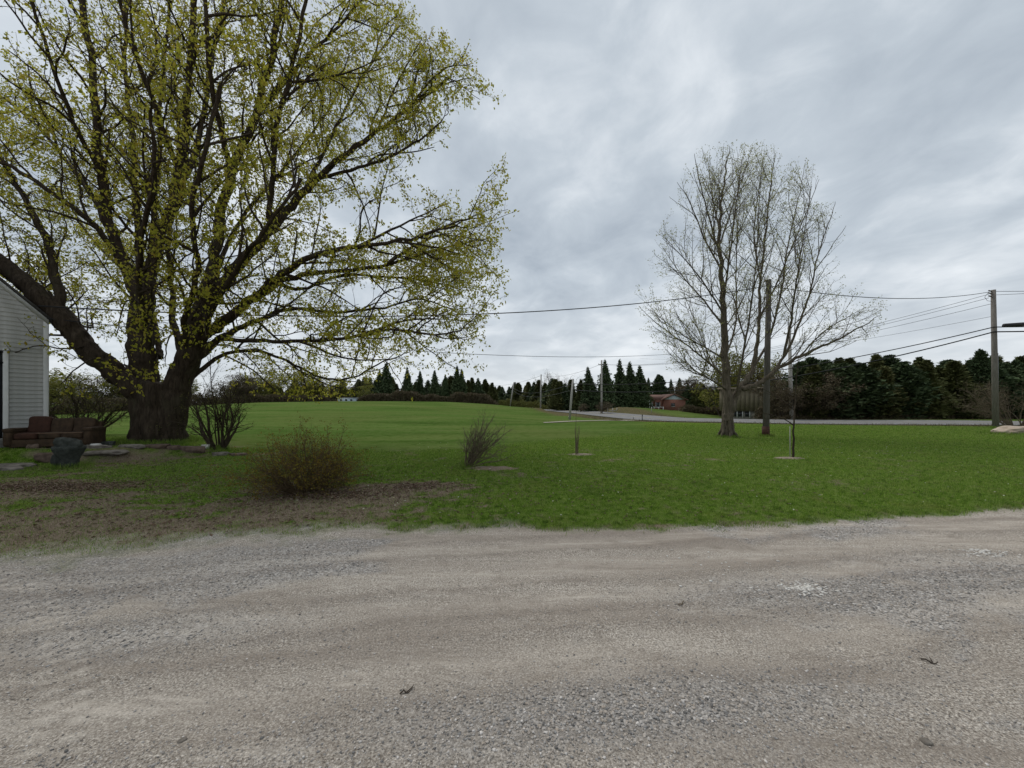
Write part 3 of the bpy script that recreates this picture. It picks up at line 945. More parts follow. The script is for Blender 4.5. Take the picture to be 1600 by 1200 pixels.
n = 128000
sy = 1.45 + 5.0 * rng.random(n) ** 1.7
sx = (rng.random(n) * 2 - 1) * (sy * 1.36 + 0.3)
m_, s_ = masks(sx, sy)
k = (rng.random(n) < (0.15 + 0.80 * m_['stone'] + 0.25 * m_['ridge'] - 0.1 * m_['track'])) & (s_ > 0.0)
sx, sy, st_ = sx[k], sy[k], m_['stone'][k]
ssz = (0.007 + 0.010 * rng.random(len(sx)) ** 2.5) * (0.8 + 0.55 * st_) * (1 + 0.5 * (rng.random(len(sx)) > 0.992))
stone_scatter('gravel_stones', sx, sy, ssz, M['stones'], 'loose grey and tan gravel stones strewn over the drive', 'gravel')
bl = [blob(170, 2.55, 3.33, 0.085, 0.05), blob(110, 5.05, 4.12, 0.15, 0.05), blob(40, 1.8, 3.75, 0.5, 0.3)]
x = np.concatenate([b[0] for b in bl]); y = np.concatenate([b[1] for b in bl])
stone_scatter('pale_stone_chips', x, y, 0.014 + 0.016 * rng.random(len(x)), M['pale_chips'], 'small heaps of whitish stone chips on the gravel drive', 'stone chips')

# single stones and twigs one can point to on the drive
STN = [(1448, 1163, 0.034, 'small flat stone near the lower right of the gravel drive'), (285, 1158, 0.030, 'small grey stone at the lower left of the gravel drive')]
for i, (u, v, s, lab) in enumerate(STN):
    d = CAMH * FPX / (v - HOR)
    q = on_ground(u, d)
    o = link('stone', lump_mesh('stone', (s * 1.3, s, s * 0.6), 60 + i, 2, 0.3), M['edge_stone'], loc=q + Vector((0, 0, s * 0.10)))
    o.rotation_euler = (0, 0, i * 1.3)
    tag(o, lab, 'stone', 'single stones on the drive')
TWG = [(635, 1085, 0.07, 0.5, 'short dark twig lying left of centre on the gravel drive'), (1455, 1036, 0.08, -0.5, 'dark bark scrap lying on the right side of the drive'), (1065, 945, 0.08, 0.6, 'pale bent twig near the white stone chips')]
for i, (u, v, s, a, lab) in enumerate(TWG):
    d = CAMH * FPX / (v - HOR)
    q = on_ground(u, d)
    mb = MB()
    pts = [Vector((math.cos(a) * s * (k / 4 - .5), math.sin(a) * s * (k / 4 - .5) + 0.012 * math.sin(k * 1.7 + i), 0.008 + 0.006 * math.sin(k * 2.0))) for k in range(5)]
    mb.tube(pts, [0.004, 0.005, 0.004, 0.003, 0.002], 6)
    mb.tube([pts[2], pts[2] + Vector((0.02, 0.03, 0.004)), pts[2] + Vector((0.03, 0.05, 0.01))], [0.004, 0.003, 0.002], 5)
    tag(mb.build('twig', M['twig'] if i != 2 else M['pale_twig'], loc=q), lab, 'twig', 'twigs on the drive')

# ------------------------------------------------------------------ white house
def white_house():
    corner = P(75, 690, 11.6)
    z0 = g1(corner.x, corner.y) - 0.05
    ang = math.atan2(0.92, 0.39)                     # the gable wall runs this way, receding to the far corner
    t = thing('white_house', (corner.x, corner.y, z0), 'white clapboard house at the left edge beside the old sofa', 'house', rotz=ang)
    # local frame: far corner at x=0, the wall along -x facing -y, the house behind it (+y)
    Lw, Dp, He, slope = 7.0, 8.0, 3.80, 1.0
    pk = Lw / 2 * slope
    box_part('foundation', (-Lw / 2, Dp / 2 + 0.03, 0.05), (Lw - 0.06, Dp - 0.06, 0.5), M['stone_wall'], t)
    m = MB()
    V = [(-Lw + 0.04, y, z) for y in (0.04, Dp - 0.04) for z in (0.3, He)] + [(-0.04, y, z) for y in (0.04, Dp - 0.04) for z in (0.3, He)] + [(-Lw / 2, y, He + pk) for y in (0.04, Dp - 0.04)]
    m.add(V, [[0, 4, 5, 1], [2, 3, 7, 6], [0, 1, 3, 2], [4, 6, 7, 5]], [[1, 5, 8], [3, 9, 7]])
    m.build('wall', M['siding'], t)
    dx0, dx1 = -1.86, -0.86                          # door opening
    step = 0.122
    for r in range(int((He + pk - 0.5) / step)):
        zb = 0.32 + r * step
        cut = max(0.0, (zb + step - He) / slope)     # the rake cuts the boards short
        b1 = min(-0.105, -cut - 0.02); a0 = max(-5.2, -Lw + cut + 0.02)
        spans = [(a0, dx0 - 0.11), (dx1 + 0.11, b1)] if zb < 2.75 else [(a0, b1)]
        for a, b in spans:
            if b - a < 0.15: continue
            k = (b - a) / 2
            V = [(-k, 0.03, 0), (k, 0.03, 0), (k, -0.032, 0), (-k, -0.032, 0), (-k, 0.03, step * 1.08), (k, 0.03, step * 1.08), (k, 0.006, step * 1.08), (-k, 0.006, step * 1.08)]
            Q = [[1, 2, 3, 0], [4, 5, 6, 7], [3, 2, 6, 7], [4, 5, 1, 0], [3, 7, 4, 0], [1, 2, 6, 5]]
            link('siding_board', new_mesh('siding_board', V, Q), M['siding'], t, ((a + b) / 2, 0, zb))
    box_part('corner_trim', (-0.05, 0.0, He / 2 + 0.15), (0.10, 0.06, He - 0.3), M['trim'], t, bevel=0.006)
    box_part('corner_trim', (0.012, 0.07, He / 2 + 0.15), (0.022, 0.12, He - 0.3), M['trim'], t)
    d = box_part('door', ((dx0 + dx1) / 2, 0.0, 1.35), (dx1 - dx0, 0.05, 2.1), M['door'], t)
    for zc, hh in ((0.75, 0.7), (1.75, 0.8)):
        for xc in (-0.24, 0.24):
            box_part('door_panel', ((dx0 + dx1) / 2 + xc, -0.03, zc), (0.36, 0.02, hh), M['door'], d, bevel=0.006)
    m = MB(); m.tube([((dx1 - 0.1), -0.03, 1.3), ((dx1 - 0.1), -0.10, 1.3)], [0.012, 0.03], 10)
    m.build('handle', M['metal'], d)
    w = box_part('transom_window', ((dx0 + dx1) / 2, 0.0, 2.56), (dx1 - dx0, 0.04, 0.30), M['glass'], t)
    for zc in (2.41, 2.71):
        box_part('window_frame', ((dx0 + dx1) / 2, -0.012, zc), (dx1 - dx0 + 0.02, 0.06, 0.05), M['door'], w)
    for xx in (dx0 - 0.055, dx1 + 0.055):
        box_part('door_trim', (xx, -0.005, 1.55), (0.10, 0.07, 2.5), M['trim'], t, bevel=0.006)
    box_part('door_step', ((dx0 + dx1) / 2, -0.22, 0.16), (1.3, 0.42, 0.26), M['stone_wall'], t, bevel=0.02)
    m = MB()
    for sgn in (0, 1):
        xe = 0.07 if sgn == 0 else -Lw - 0.07
        ze = He - 0.07 * slope
        V = [(xe, -0.05, ze), (-Lw / 2, -0.05, He + pk), (-Lw / 2, Dp + 0.16, He + pk), (xe, Dp + 0.16, ze)]
        V += [(a, b, c + 0.10) for a, b, c in V]
        m.add(V, [[0, 1, 2, 3], [7, 6, 5, 4], [0, 4, 5, 1], [1, 5, 6, 2], [2, 6, 7, 3], [3, 7, 4, 0]])
    m.build('roof', M['shingle'], t)
    for sgn in (1, -1):
        m = MB()
        xa, xb = (0.0, -Lw / 2) if sgn == 1 else (-Lw, -Lw / 2)
        V = [(xa, -0.045, He - 0.16), (xb, -0.045, He + pk - 0.16), (xb, -0.045, He + pk - 0.01), (xa, -0.045, He - 0.01)]
        V += [(a, 0.0, c) for a, b, c in V]
        m.add(V, [[0, 1, 2, 3], [7, 6, 5, 4], [0, 4, 5, 1], [2, 6, 7, 3], [3, 7, 4, 0], [1, 5, 6, 2]])
        m.build('rake_board', M['trim'], t)
    return t


white_house()


# ------------------------------------------------------------------ old sofa
def cushion(name, c, s, mat, parent, seed, rx=0.0, puff=0.10):
    bm = bmesh.new()
    bmesh.ops.create_cube(bm, size=1.0)
    bmesh.ops.subdivide_edges(bm, edges=bm.edges[:], cuts=7, use_grid_fill=True)
    V = np.array([v.co[:] for v in bm.verts])
    sz = np.array(s)
    a = np.abs(V) * 2
    W = V * sz
    r = min(s) * 0.30
    inner = np.clip(W, -(sz / 2 - r), sz / 2 - r)
    dv = W - inner; ln = np.linalg.norm(dv, axis=1, keepdims=True)
    W = np.where(ln > 1e-6, inner + dv / np.maximum(ln, 1e-6) * r, W)
    fall = np.prod(np.clip(1 - a ** 4, 0, 1) + 0.0 * a, axis=1)
    W = W * (1 + puff * np.sqrt(np.clip((1 - a[:, [0]] ** 2) * (1 - a[:, [1]] ** 2) + (1 - a[:, [0]] ** 2) * (1 - a[:, [2]] ** 2), 0, 1)) * np.array([0.0, 0.6, 0.6]))
    nn = (vn3(W[:, 0] * 5 + seed, W[:, 1] * 5, W[:, 2] * 5, seed) - 0.5) * 0.05
    W = W + nn[:, None] * W / (np.linalg.norm(W, axis=1, keepdims=True) + 1e-6)
    for v, q in zip(bm.verts, W): v.co = q
    me = bpy.data.meshes.new(name); bm.to_mesh(me); bm.free()
    me.polygons.foreach_set('use_smooth', np.ones(len(me.polygons), dtype=bool))
    o = link(name, me, mat, parent, c)
    o.rotation_euler = (rx, 0, 0)
    return o


sx_, sy_ = -12.95, 10.95
sofa = thing('old_sofa', (sx_, sy_, g1(sx_, sy_) - 0.02), 'worn rust brown three seat sofa left outdoors beside the white house', 'sofa', rotz=R(20))
box_part('base', (0, 0, 0.17), (1.86, 0.78, 0.22), M['sofa'], sofa, bevel=0.02)
for xx in (-0.85, 0.85):
    for yy in (-0.32, 0.32):
        box_part('leg', (xx, yy, 0.04), (0.07, 0.07, 0.10), M['door'], sofa)
for k in range(3):
    cushion('seat_cushion', (-0.56 + 0.56 * k, -0.06, 0.37), (0.55, 0.66, 0.19), M['sofa_red'] if k == 0 else M['sofa'], sofa, k)
    cushion('back_cushion', (-0.56 + 0.56 * k, 0.27, 0.62 + (0.05 if k == 0 else 0.0)), (0.56, 0.24, 0.50), M['sofa_red'] if k == 0 else M['sofa'], sofa, 5 + k, rx=R(-12))
box_part('back_frame', (0, 0.40, 0.46), (1.84, 0.14, 0.62), M['sofa'], sofa, rx=R(-10), bevel=0.03)
for s in (-1, 1):
    a = cushion('arm', (0.95 * s, -0.02, 0.33), (0.20, 0.84, 0.50), M['sofa'], sofa, 9 + s, puff=0.05)
    cushion('arm_pad', (0, -0.02, 0.22), (0.24, 0.80, 0.12), M['sofa'], a, 13 + s, puff=0.05)
sofa.scale = (0.86, 0.86, 0.94)
box_part('worn_welt', (0.28, -0.40, 0.455), (1.1, 0.02, 0.02), M['sofa_trim'], sofa, bevel=0.006)

# ------------------------------------------------------------------ planter, edging stones
def planter():
    q = on_ground(108, 9.75)
    t = thing('stone_planter', q - Vector((0, 0, 0.02)), 'dark mossy stone planter standing before the old sofa', 'planter')
    prof = [(0.20, 0.0), (0.23, 0.06), (0.22, 0.20), (0.25, 0.30), (0.30, 0.40), (0.34, 0.50), (0.36, 0.56), (0.34, 0.60), (0.28, 0.60), (0.25, 0.52)]
    S = 28
    V, Q = [], []
    for r, z in prof:
        for k in range(S):
            a = 2 * PI * k / S
            rr = r * (1 + 0.16 * (float(vn3(math.cos(a) * 2, math.sin(a) * 2, z * 4, 5)) - 0.5))
            V.append((rr * math.cos(a), rr * math.sin(a), z))
    for i in range(len(prof) - 1):
        for k in range(S):
            Q.append([i * S + k, i * S + (k + 1) % S, (i + 1) * S + (k + 1) % S, (i + 1) * S + k])
    t.scale = (0.82, 0.82, 0.95)
    link('pot', new_mesh('pot', V, Q, smooth=True), M['planter'], t)
    link('soil_mound', lump_mesh('soil_mound', (0.64, 0.62, 0.46), 3, 4, 0.30, 0.0, 1.0), M['planter'], t, (0.0, 0, 0.62))
    link('side_rock', lump_mesh('side_rock', (0.26, 0.24, 0.34), 9, 3, 0.35), M['planter'], t, (-0.30, -0.05, 0.22))


planter()
EDG = [(22, 719, 9.8, 1.0, .34, .12, 'edge_stone', 'long pale slab at the left end of the stone edging'), (80, 712, 10.3, .62, .3, .18, 'red_stone', 'rounded tan stone just left of the dark planter'),
       (14, 731, 9.35, .55, .3, .12, 'edge_stone', 'low pale slab in the grass at the left frame edge'), (150, 702, 10.9, .75, .28, .1, 'edge_stone', 'thin flat slab right of the dark planter, below the sofa'),
       (165, 708, 10.75, .95, .3, .1, 'edge_stone', 'long low slab between the planter and the big trunk'), (205, 707, 11.3, .75, .3, .10, 'edge_stone', 'mossy slab in front of the big trunk, left side'), (242, 706, 11.65, .85, .3, .12, 'red_stone', 'brown slab in front of the middle of the big trunk'),
       (272, 705, 11.8, .34, .26, .13, 'red_stone', 'short brown stone between the two slabs at the trunk'), (296, 704, 11.9, .95, .3, .16, 'red_stone', 'long reddish slab right of the big trunk base'),
       (322, 695, 12.4, .24, .2, .16, 'white_stone', 'small white rock at the foot of the many stemmed bush'), (345, 703, 12.0, .5, .28, .1, 'edge_stone', 'grey slab below the many stemmed bush'), (372, 706, 12.0, .66, .28, .1, 'red_stone', 'last brown slab at the right end of the edging'),
       (55, 704, 10.6, .3, .25, .16, 'red_stone', 'small brown stone behind the long pale slab'), (136, 694, 11.0, .30, .24, .2, 'edge_stone', 'grey rock under the right arm of the sofa'), (149, 696, 10.95, .26, .22, .15, 'white_stone', 'pale rock beside the sofa, near the trunk'), (170, 693, 11.5, .35, .3, .16, 'planter', 'dark rock between sofa and big trunk')]
for i, (u, v, d, w, dp, h, mt, lab) in enumerate(EDG):
    q = on_ground(u, d)
    o = link('edging_stone', lump_mesh('edging_stone', (w * 0.9, dp, h * 1.9), 20 + i, 4, 0.32, 0.6), M[mt], loc=q + Vector((0, 0, h * 0.12)))
    o.rotation_euler = (0, 0, R(12 + 10 * math.sin(i * 2.1)))
    tag(o, lab, 'stone', 'stones edging the terrace')
q = on_ground(1578, 20.4)
o = link('boulder', lump_mesh('boulder', (1.7, 1.0, 0.58), 78, 5, 0.30), M['boulder'], loc=q + Vector((0.25, 0, 0.10)))
tag(o, 'large tan boulder in the grass at the right edge below the utility pole', 'boulder')

# ------------------------------------------------------------------ tree maker
rnd = random.Random(11)


def rperp(d):
    while True:
        v = Vector((rnd.gauss(0, 1), rnd.gauss(0, 1), rnd.gauss(0, 1)))
        v = v - d * v.dot(d)
        if v.length > 0.2: return v.normalized()


class Tree:
    def __init__(self, cfg):
        self.cfg = cfg                   # per level: spacing, angle, length, tropism, wobble, segs
        self.br = []                     # (points, radii, level)
        self.tips = []                   # (pos, dir) of leaf nodes

    def path(self, p, d, length, segs, wob, trop):
        pts = [p.copy()]; st = length / segs
        for i in range(segs):
            d = (d + rperp(d) * wob * rnd.random() + Vector((0, 0, trop))).normalized()
            p = p + d * st
            pts.append(p.copy())
        return pts

    def children(self, pts, rad, level, t0=0.12):
        if level >= len(self.cfg): return
        sp, an, ln, trop, wob, segs, r0 = self.cfg[level]
        n = len(pts)
        seg = [(pts[i + 1] - pts[i]).length for i in range(n - 1)]
        tot = sum(seg)
        s = tot * t0 + sp * rnd.random()
        while s < tot:
            a = s; i = 0
            while i < n - 2 and a > seg[i]: a -= seg[i]; i += 1
            f = min(1, a / max(seg[i], 1e-6))
            p = pts[i].lerp(pts[i + 1], f)
            r = rad[i] * (1 - f) + rad[i + 1] * f
            d = (pts[i + 1] - pts[i]).normalized()
            ax = rperp(d)
            if self.flat: ax = (ax + Vector((0, 0, self.flat * rnd.random()))).normalized()
            ang = R(an) * (0.65 + 0.7 * rnd.random())
            nd = (d * math.cos(ang) + ax * math.sin(ang)).normalized()
            T = s / tot
            L = ln * (0.55 + 0.75 * rnd.random()) * (1.0 - 0.45 * T)
            if self.ok is None or self.ok(p + nd * L):
                self.branch(p, nd, L, min(r * 0.72, r0 * (0.7 + 0.6 * rnd.random())), level, trop, wob, segs)
            s += sp * (0.6 + 0.8 * rnd.random())

    flat = 0.0
    ok = None

    def branch(self, p, d, L, r, level, trop, wob, segs):
        pts = self.path(p, d, L, segs, wob, trop)
        last = level == len(self.cfg) - 1
        re = r * (0.35 if not last else 0.5)
        rad = [r + (re - r) * k / segs for k in range(segs + 1)]
        self.br.append((pts, rad, level))
        if last:
            for k in range(1, segs + 1):
                self.tips.append((pts[k], (pts[k] - pts[k - 1]).normalized()))
        else:
            self.children(pts, rad, level + 1)
            self.tips.append((pts[-1], (pts[-1] - pts[-2]).normalized()))

    def limb(self, pts, r0, r1, sub=5, t0=0.15, kids=True, lev=0):
        c = catmull([tuple(p) for p in pts], sub)
        pp = [Vector(q) for q in c]
        n = len(pp)
        for i in range(1, n - 1):
            w = 0.35 * min(r0, 0.14)
            pp[i] = pp[i] + Vector((rnd.uniform(-w, w), rnd.uniform(-w, w), rnd.uniform(-w, w)))
        rad = [r0 + (r1 - r0) * (k / (n - 1)) ** 0.85 for k in range(n)]
        self.br.append((pp, rad, -1))
        if kids: self.children(pp, rad, lev, t0)
        return pp


def tubes_mesh(name, br, sides, base=Vector((0, 0, 0))):
    m = MB()
    b = np.array(base)
    for pts, rad, lev in br:
        m.tube([p - base for p in pts], rad, sides[min(lev + 1, len(sides) - 1)], cap=(lev < 0))
    return m.mesh(name, smooth=True)


def leaf_mesh(name, tips, per, length, width, droop, spread, base=Vector((0, 0, 0)), seed=1, thin=1.0):
    g = np.random.default_rng(seed)
    C = np.array([tuple(t[0] - base) for t in tips]); D = np.array([tuple(t[1]) for t in tips])
    if thin < 1:
        k = g.random(len(C)) < thin; C, D = C[k], D[k]
    C = np.repeat(C, per, 0); D = np.repeat(D, per, 0)
    n = len(C)
    C = C + g.normal(size=(n, 3)) * spread
    a = g.normal(size=(n, 3))
    d = a * 0.7 + D * 0.5 + np.array([0, 0, -droop]); d /= np.linalg.norm(d, axis=1, keepdims=True)
    s = np.cross(d, g.normal(size=(n, 3))); s /= (np.linalg.norm(s, axis=1, keepdims=True) + 1e-9)
    L = length * (0.6 + 0.8 * g.random(n))[:, None]; W = width * (0.6 + 0.8 * g.random(n))[:, None]
    nrm = np.cross(d, s)
    V = np.stack([C, C + d * L * 0.45 + s * W * 0.5 + nrm * W * 0.2, C + d * L, C + d * L * 0.45 - s * W * 0.5 + nrm * W * 0.2], 1).reshape(-1, 3)
    i = np.arange(n) * 4
    T = np.vstack([np.stack([i, i + 1, i + 2], 1), np.stack([i, i + 2, i + 3], 1)])
    return new_mesh(name, V, None, T)


def split_limbs(br, rmin):
    thick, thin = [], []
    for p, r, l in br:
        if l >= 0: thin.append((p, r, l)); continue
        k = sum(1 for q in r if q >= rmin)
        if k >= 3: thick.append((p[:k], r[:k], -1))
        if k < len(p):
            a = max(0, k - 2) if k >= 3 else 0
            thin.append((p[a:], r[a:], 0))
    return thick, thin


def remeshed(name, br, sides, voxel, base, rough, smooth_it=3):
    """one continuous skin over the thick limbs, with furrowed bark pushed into it"""
    me = tubes_mesh(name, br, sides, base)
    o = bpy.data.objects.new(name, me); COL.objects.link(o)
    md = o.modifiers.new('r', 'REMESH'); md.mode = 'VOXEL'; md.voxel_size = voxel
    ms = o.modifiers.new('s', 'SMOOTH'); ms.factor = 0.5; ms.iterations = smooth_it
    dg = bpy.context.evaluated_depsgraph_get(); dg.update()
    ev = o.evaluated_get(dg)
    m2 = bpy.data.meshes.new_from_object(ev)
    bpy.data.objects.remove(o, do_unlink=True); bpy.data.meshes.remove(me)
    nv = len(m2.vertices)
    co = np.empty(nv * 3, np.float32); m2.vertices.foreach_get('co', co); co = co.reshape(-1, 3)
    no = np.empty(nv * 3, np.float32); m2.vertex_normals.foreach_get('vector', no); no = no.reshape(-1, 3)
    x, y, z = co.T
    k = np.clip(1.25 - z / 9.0, 0.25, 1)
    rid = 1 - np.abs(2 * vn3(x * 7, y * 7, z * 0.9, 4) - 1)
    rid2 = 1 - np.abs(2 * vn3(x * 15, y * 15, z * 2.6, 9) - 1)
    dsp = (rid - 0.6) * rough + (rid2 - 0.6) * rough * 0.45
    co = co + no * (dsp * k)[:, None]
    m2.vertices.foreach_set('co', co.astype(np.float32).ravel())
    m2.polygons.foreach_set('use_smooth', np.ones(len(m2.polygons), dtype=bool))
    m2.update(); m2.name = name
    return m2


# ------------------------------------------------------------------ the big budding maple
def maple_gap(p):
    """the crown's right side is open between its boughs"""
    u = 800 + FPX * p.x / p.y; v = HOR - (p.z - CAMH) * FPX / p.y
    if v < 95 and u > 640 + v * 1.15: return True
    return ((u - 705) / 60) ** 2 + ((v - 262) / 38) ** 2 < 1 or ((u - 585) / 55) ** 2 + ((v - 462) / 22) ** 2 < 1 or ((u - 560) / 80) ** 2 + ((v - 330) / 22) ** 2 < 0.6


def big_maple():
    D0 = 13.0
    base = on_ground(247, D0)
    px = D0 / FPX
    T = Tree([  # spacing, angle, length, tropism, wobble, segs, radius
        (0.47, 46, 2.8, 0.02, 0.36, 9, 0.034),
        (0.26, 48, 1.30, 0.01, 0.42, 6, 0.011),
        (0.20, 50, 0.50, -0.05, 0.45, 2, 0.0055)])
    T.flat = 0.35
    T.ok = lambda p: not (maple_gap(p)) and (p.z > 1.75 + 0.10 * max(0, 9 - abs(p.x + 12)) * 0 + (0.9 if p.x > -6 else 0)) and p.y > 4.2 and p.x < -0.05 + (0.0 if p.z < 9 else -0.10 * (p.z - 9))

    def L(pts, r0, r1, t0=0.15, kids=True, lev=0):
        k = 0.52 if kids else 0.76
        return T.limb([P(u, v, D0 + dd) for u, v, dd in pts], r0 * px / 2 * k, r1 * px / 2 * 0.5, t0=t0, kids=kids, lev=lev)
    # trunk: fused stems with root flare
    for u0, u1, w0, w1, dd in [(232, 229, 35, 36, 0), (261, 266, 37, 38, 0.05), (247, 247, 48, 44, -0.08)]:
        T.limb([P(u0, 712, D0 + dd), P(u0, 660, D0 + dd), P(u1, 600, D0 + dd)], w0 * px / 2, w1 * px / 2, kids=False)
    for ang in range(0, 360, 40):
        a = R(ang + 10); c = P(247, 690, D0)
        dv = Vector((math.cos(a), math.sin(a), 0))
        T.limb([c + dv * 0.36 + Vector((0, 0, 1.3)), c + dv * 0.55 + Vector((0, 0, 0.35)), c + dv * (0.86 + 0.10 * math.sin(ang)) + Vector((0, 0, -0.25))], 0.20, 0.10, sub=4, kids=False)
    # the two great stems
    L([(232, 705, 0), (227, 650, 0), (224, 590, 0), (220, 530, 0), (222, 470, 0), (228, 425, 0)], 54, 52, kids=False)
    L([(262, 705, 0), (268, 650, 0), (282, 590, 0), (303, 535, 0), (318, 480, 0), (330, 440, -.1)], 54, 46, kids=False)
    # left low limb and its forks
    L([(222, 618, -.1), (180, 582, -.4), (135, 543, -.8), (95, 498, -1.1), (50, 455, -1.3), (0, 412, -1.4), (-70, 360, -1.6)], 58, 36, 0.3)
    L([(98, 500, -1.1), (88, 440, -.9), (70, 370, -.6), (40, 310, -.3), (5, 255, 0), (-40, 190, .3)], 24, 10)
    L([(150, 550, -.7), (120, 500, .4), (70, 455, 1.2), (20, 430, 2.0), (-40, 400, 2.6)], 16, 7)
    # left stem forks
    L([(215, 460, 0), (190, 405, -.2), (170, 345, -.4), (158, 270, -.6), (148, 180, -.8), (140, 80, -1.0), (120, -60, -1.2)], 32, 14)
    L([(176, 370, -.3), (140, 300, .6), (95, 240, 1.2), (50, 190, 1.8), (-10, 140, 2.2)], 17, 7)
    L([(192, 410, -.2), (140, 345, -1.0), (80, 300, -1.6), (20, 262, -2.0), (-40, 240, -2.4)], 16, 7)
    L([(160, 280, -.6), (115, 190, -1.6), (80, 100, -2.4), (50, 0, -3)], 14, 6)
    L([(220, 440, .2), (216, 370, .6), (212, 290, 1.0), (205, 200, 1.5), (195, 100, 2.0), (200, 0, 2.2), (205, -90, 2.4)], 22, 9)
    L([(232, 430, 0), (252, 365, -.1), (275, 310, -.2), (288, 240, -.4), (292, 160, -.6), (298, 80, -.8), (305, -40, -1)], 34, 13)
    L([(282, 280, -.3), (250, 190, -1.2), (215, 90, -2.0), (190, 10, -2.4), (180, -80, -2.6)], 15, 7)
    L([(238, 425, .2), (240, 340, 1.2), (248, 250, 2.2), (252, 150, 3.0), (262, 40, 3.6), (265, -60, 4)], 20, 8)
    L([(268, 318, -.2), (300, 250, .6), (318, 180, 1.2), (330, 100, 1.8), (350, 0, 2.2), (360, -80, 2.4)], 20, 9)
    # between the stems
    L([(285, 560, .3), (272, 500, .8), (268, 440, 1.3), (262, 380, 1.8), (268, 300, 2.4), (280, 210, 3.0), (270, 100, 3.4)], 19, 8)
    # right stem forks
    L([(326, 455, -.1), (336, 395, -.2), (346, 330, -.4), (368, 255, -.6), (398, 180, -.8), (420, 100, -1.0), (440, 0, -1.2), (450, -80, -1.3)], 32, 12)
    L([(362, 275, -.5), (345, 200, -1.4), (328, 120, -2.2), (322, 20, -2.8), (318, -70, -3)], 16, 7)
    L([(396, 185, -.8), (440, 130, -.2), (490, 80, .4), (540, 30, .9), (590, -30, 1.2)], 15, 6)
    L([(332, 465, 0), (362, 425, .2), (400, 385, .4), (440, 340, .6), (482, 292, .8), (535, 245, 1.0), (590, 205, 1.2), (650, 160, 1.3), (705, 120, 1.4)], 38, 7, 0.2)
    L([(418, 365, .5), (425, 290, -.4), (430, 215, -1.2), (450, 130, -1.8), (470, 40, -2.2), (485, -50, -2.4)], 17, 7)
    L([(470, 305, .7), (505, 240, 1.8), (540, 170, 2.6), (580, 100, 3.2), (625, 40, 3.6)], 13, 5)
    L([(500, 278, .9), (560, 262, .2), (610, 245, -.4), (655, 218, -.8), (690, 190, -1)], 11, 4)
    L([(330, 470, .4), (348, 400, 1.6), (385, 330, 2.6), (440, 270, 3.4), (500, 190, 4.2), (550, 110, 4.8)], 18, 7)
    L([(312, 530, -.2), (352, 500, -.4), (398, 465, -.6), (440, 428, -.8), (490, 400, -1.0), (560, 385, -1.2), (640, 372, -1.4), (715, 352, -1.5)], 30, 5, 0.2)
    L([(405, 460, -.6), (450, 436, -.1), (510, 425, .4), (580, 418, .8), (650, 400, 1.2), (725, 380, 1.5), (765, 372, 1.6)], 19, 4)
    L([(430, 440, -.2), (470, 452, .8), (530, 432, 1.6), (600, 432, 2.2), (670, 440, 2.6), (720, 452, 2.8)], 13, 4)
    L([(305, 560, 0), (350, 525, .5), (405, 500, 1.0), (460, 482, 1.4), (530, 488, 1.8), (600, 480, 2.1), (660, 468, 2.4), (712, 485, 2.5)], 20, 4)
    L([(350, 530, .2), (400, 532, -.2), (470, 534, -.6), (550, 527, -.9), (610, 516, -1.1), (680, 522, -1.3), (722, 516, -1.4)], 15, 4)
    L([(300, 590, .2), (345, 555, .8), (400, 548, 1.4), (450, 565, 2.0), (500, 590, 2.4), (550, 590, 2.7), (600, 565, 2.9), (640, 550, 3)], 15, 4)
    L([(312, 520, -.4), (340, 470, -1.6), (375, 410, -2.8), (420, 350, -3.8), (470, 280, -4.4)], 17, 6)
    # outer sprays that fill the right-hand side
    for pts in [[(640, 165, 1.3), (690, 110, .8), (735, 100, .4)], [(590, 205, 1), (620, 130, .2), (660, 60, -.4)], [(560, 385, -1.2), (640, 345, -.6), (700, 318, 0)], [(650, 372, -1.4), (720, 345, -.8), (760, 340, -.4)],
                [(600, 415, 1), (680, 370, .4), (775, 378, 0)], [(560, 525, -.9), (640, 500, -.4), (730, 500, 0)], [(470, 534, -.6), (540, 560, -1.2), (620, 560, -1.6)],
                [(400, 500, 1), (450, 540, 1.8), (530, 560, 2.4)], [(440, 130, -.2), (520, 120, -1), (600, 90, -1.6)]]:
        L(pts, 9, 2, 0.1)
    # limbs that reach forward and back from the crotch
    L([(240, 560, -.4), (225, 500, -1.3), (215, 430, -2.2), (225, 350, -3.1), (240, 270, -4.0), (235, 170, -4.6)], 18, 6)
    L([(290, 540, -.4), (290, 490, -1.4), (310, 420, -2.4), (300, 340, -3.4), (320, 240, -4.2), (345, 130, -4.6)], 17, 6)
    L([(250, 560, .5), (235, 480, 1.8), (190, 420, 3.2), (140, 370, 4.6), (100, 300, 5.6)], 17, 6)
    # small low sprays that hang in front of the stems
    for pts in [[(232, 520, -.5), (240, 500, -1.2), (235, 500, -1.9), (228, 530, -2.4)], [(300, 500, -.5), (310, 480, -1.2), (318, 490, -2.0), (322, 525, -2.5)], [(215, 590, -.5), (195, 570, -1.1), (205, 585, -1.7), (212, 610, -2.1)],
                [(280, 540, -.5), (270, 520, -1.2), (262, 535, -1.8), (258, 565, -2.1)], [(318, 540, -.3), (360, 540, -1.0), (390, 560, -1.6), (410, 585, -2)], [(180, 575, -.5), (150, 560, -1.2), (120, 575, -1.7), (95, 600, -2.0)],
                [(140, 540, -.9), (100, 545, -1.4), (60, 540, -1.8), (20, 552, -2.0)], [(225, 480, -.5), (200, 470, -1.4), (190, 490, -2.0), (182, 525, -2.4)], [(320, 470, -.5), (345, 455, -1.4), (362, 475, -2.1), (372, 510, -2.5)],
                [(350, 555, .8), (390, 575, .9), (420, 600, .8), (430, 612, .7)], [(470, 580, 2.0), (510, 600, 1.6), (540, 606, 1.3), (580, 600, 1.0)]]:
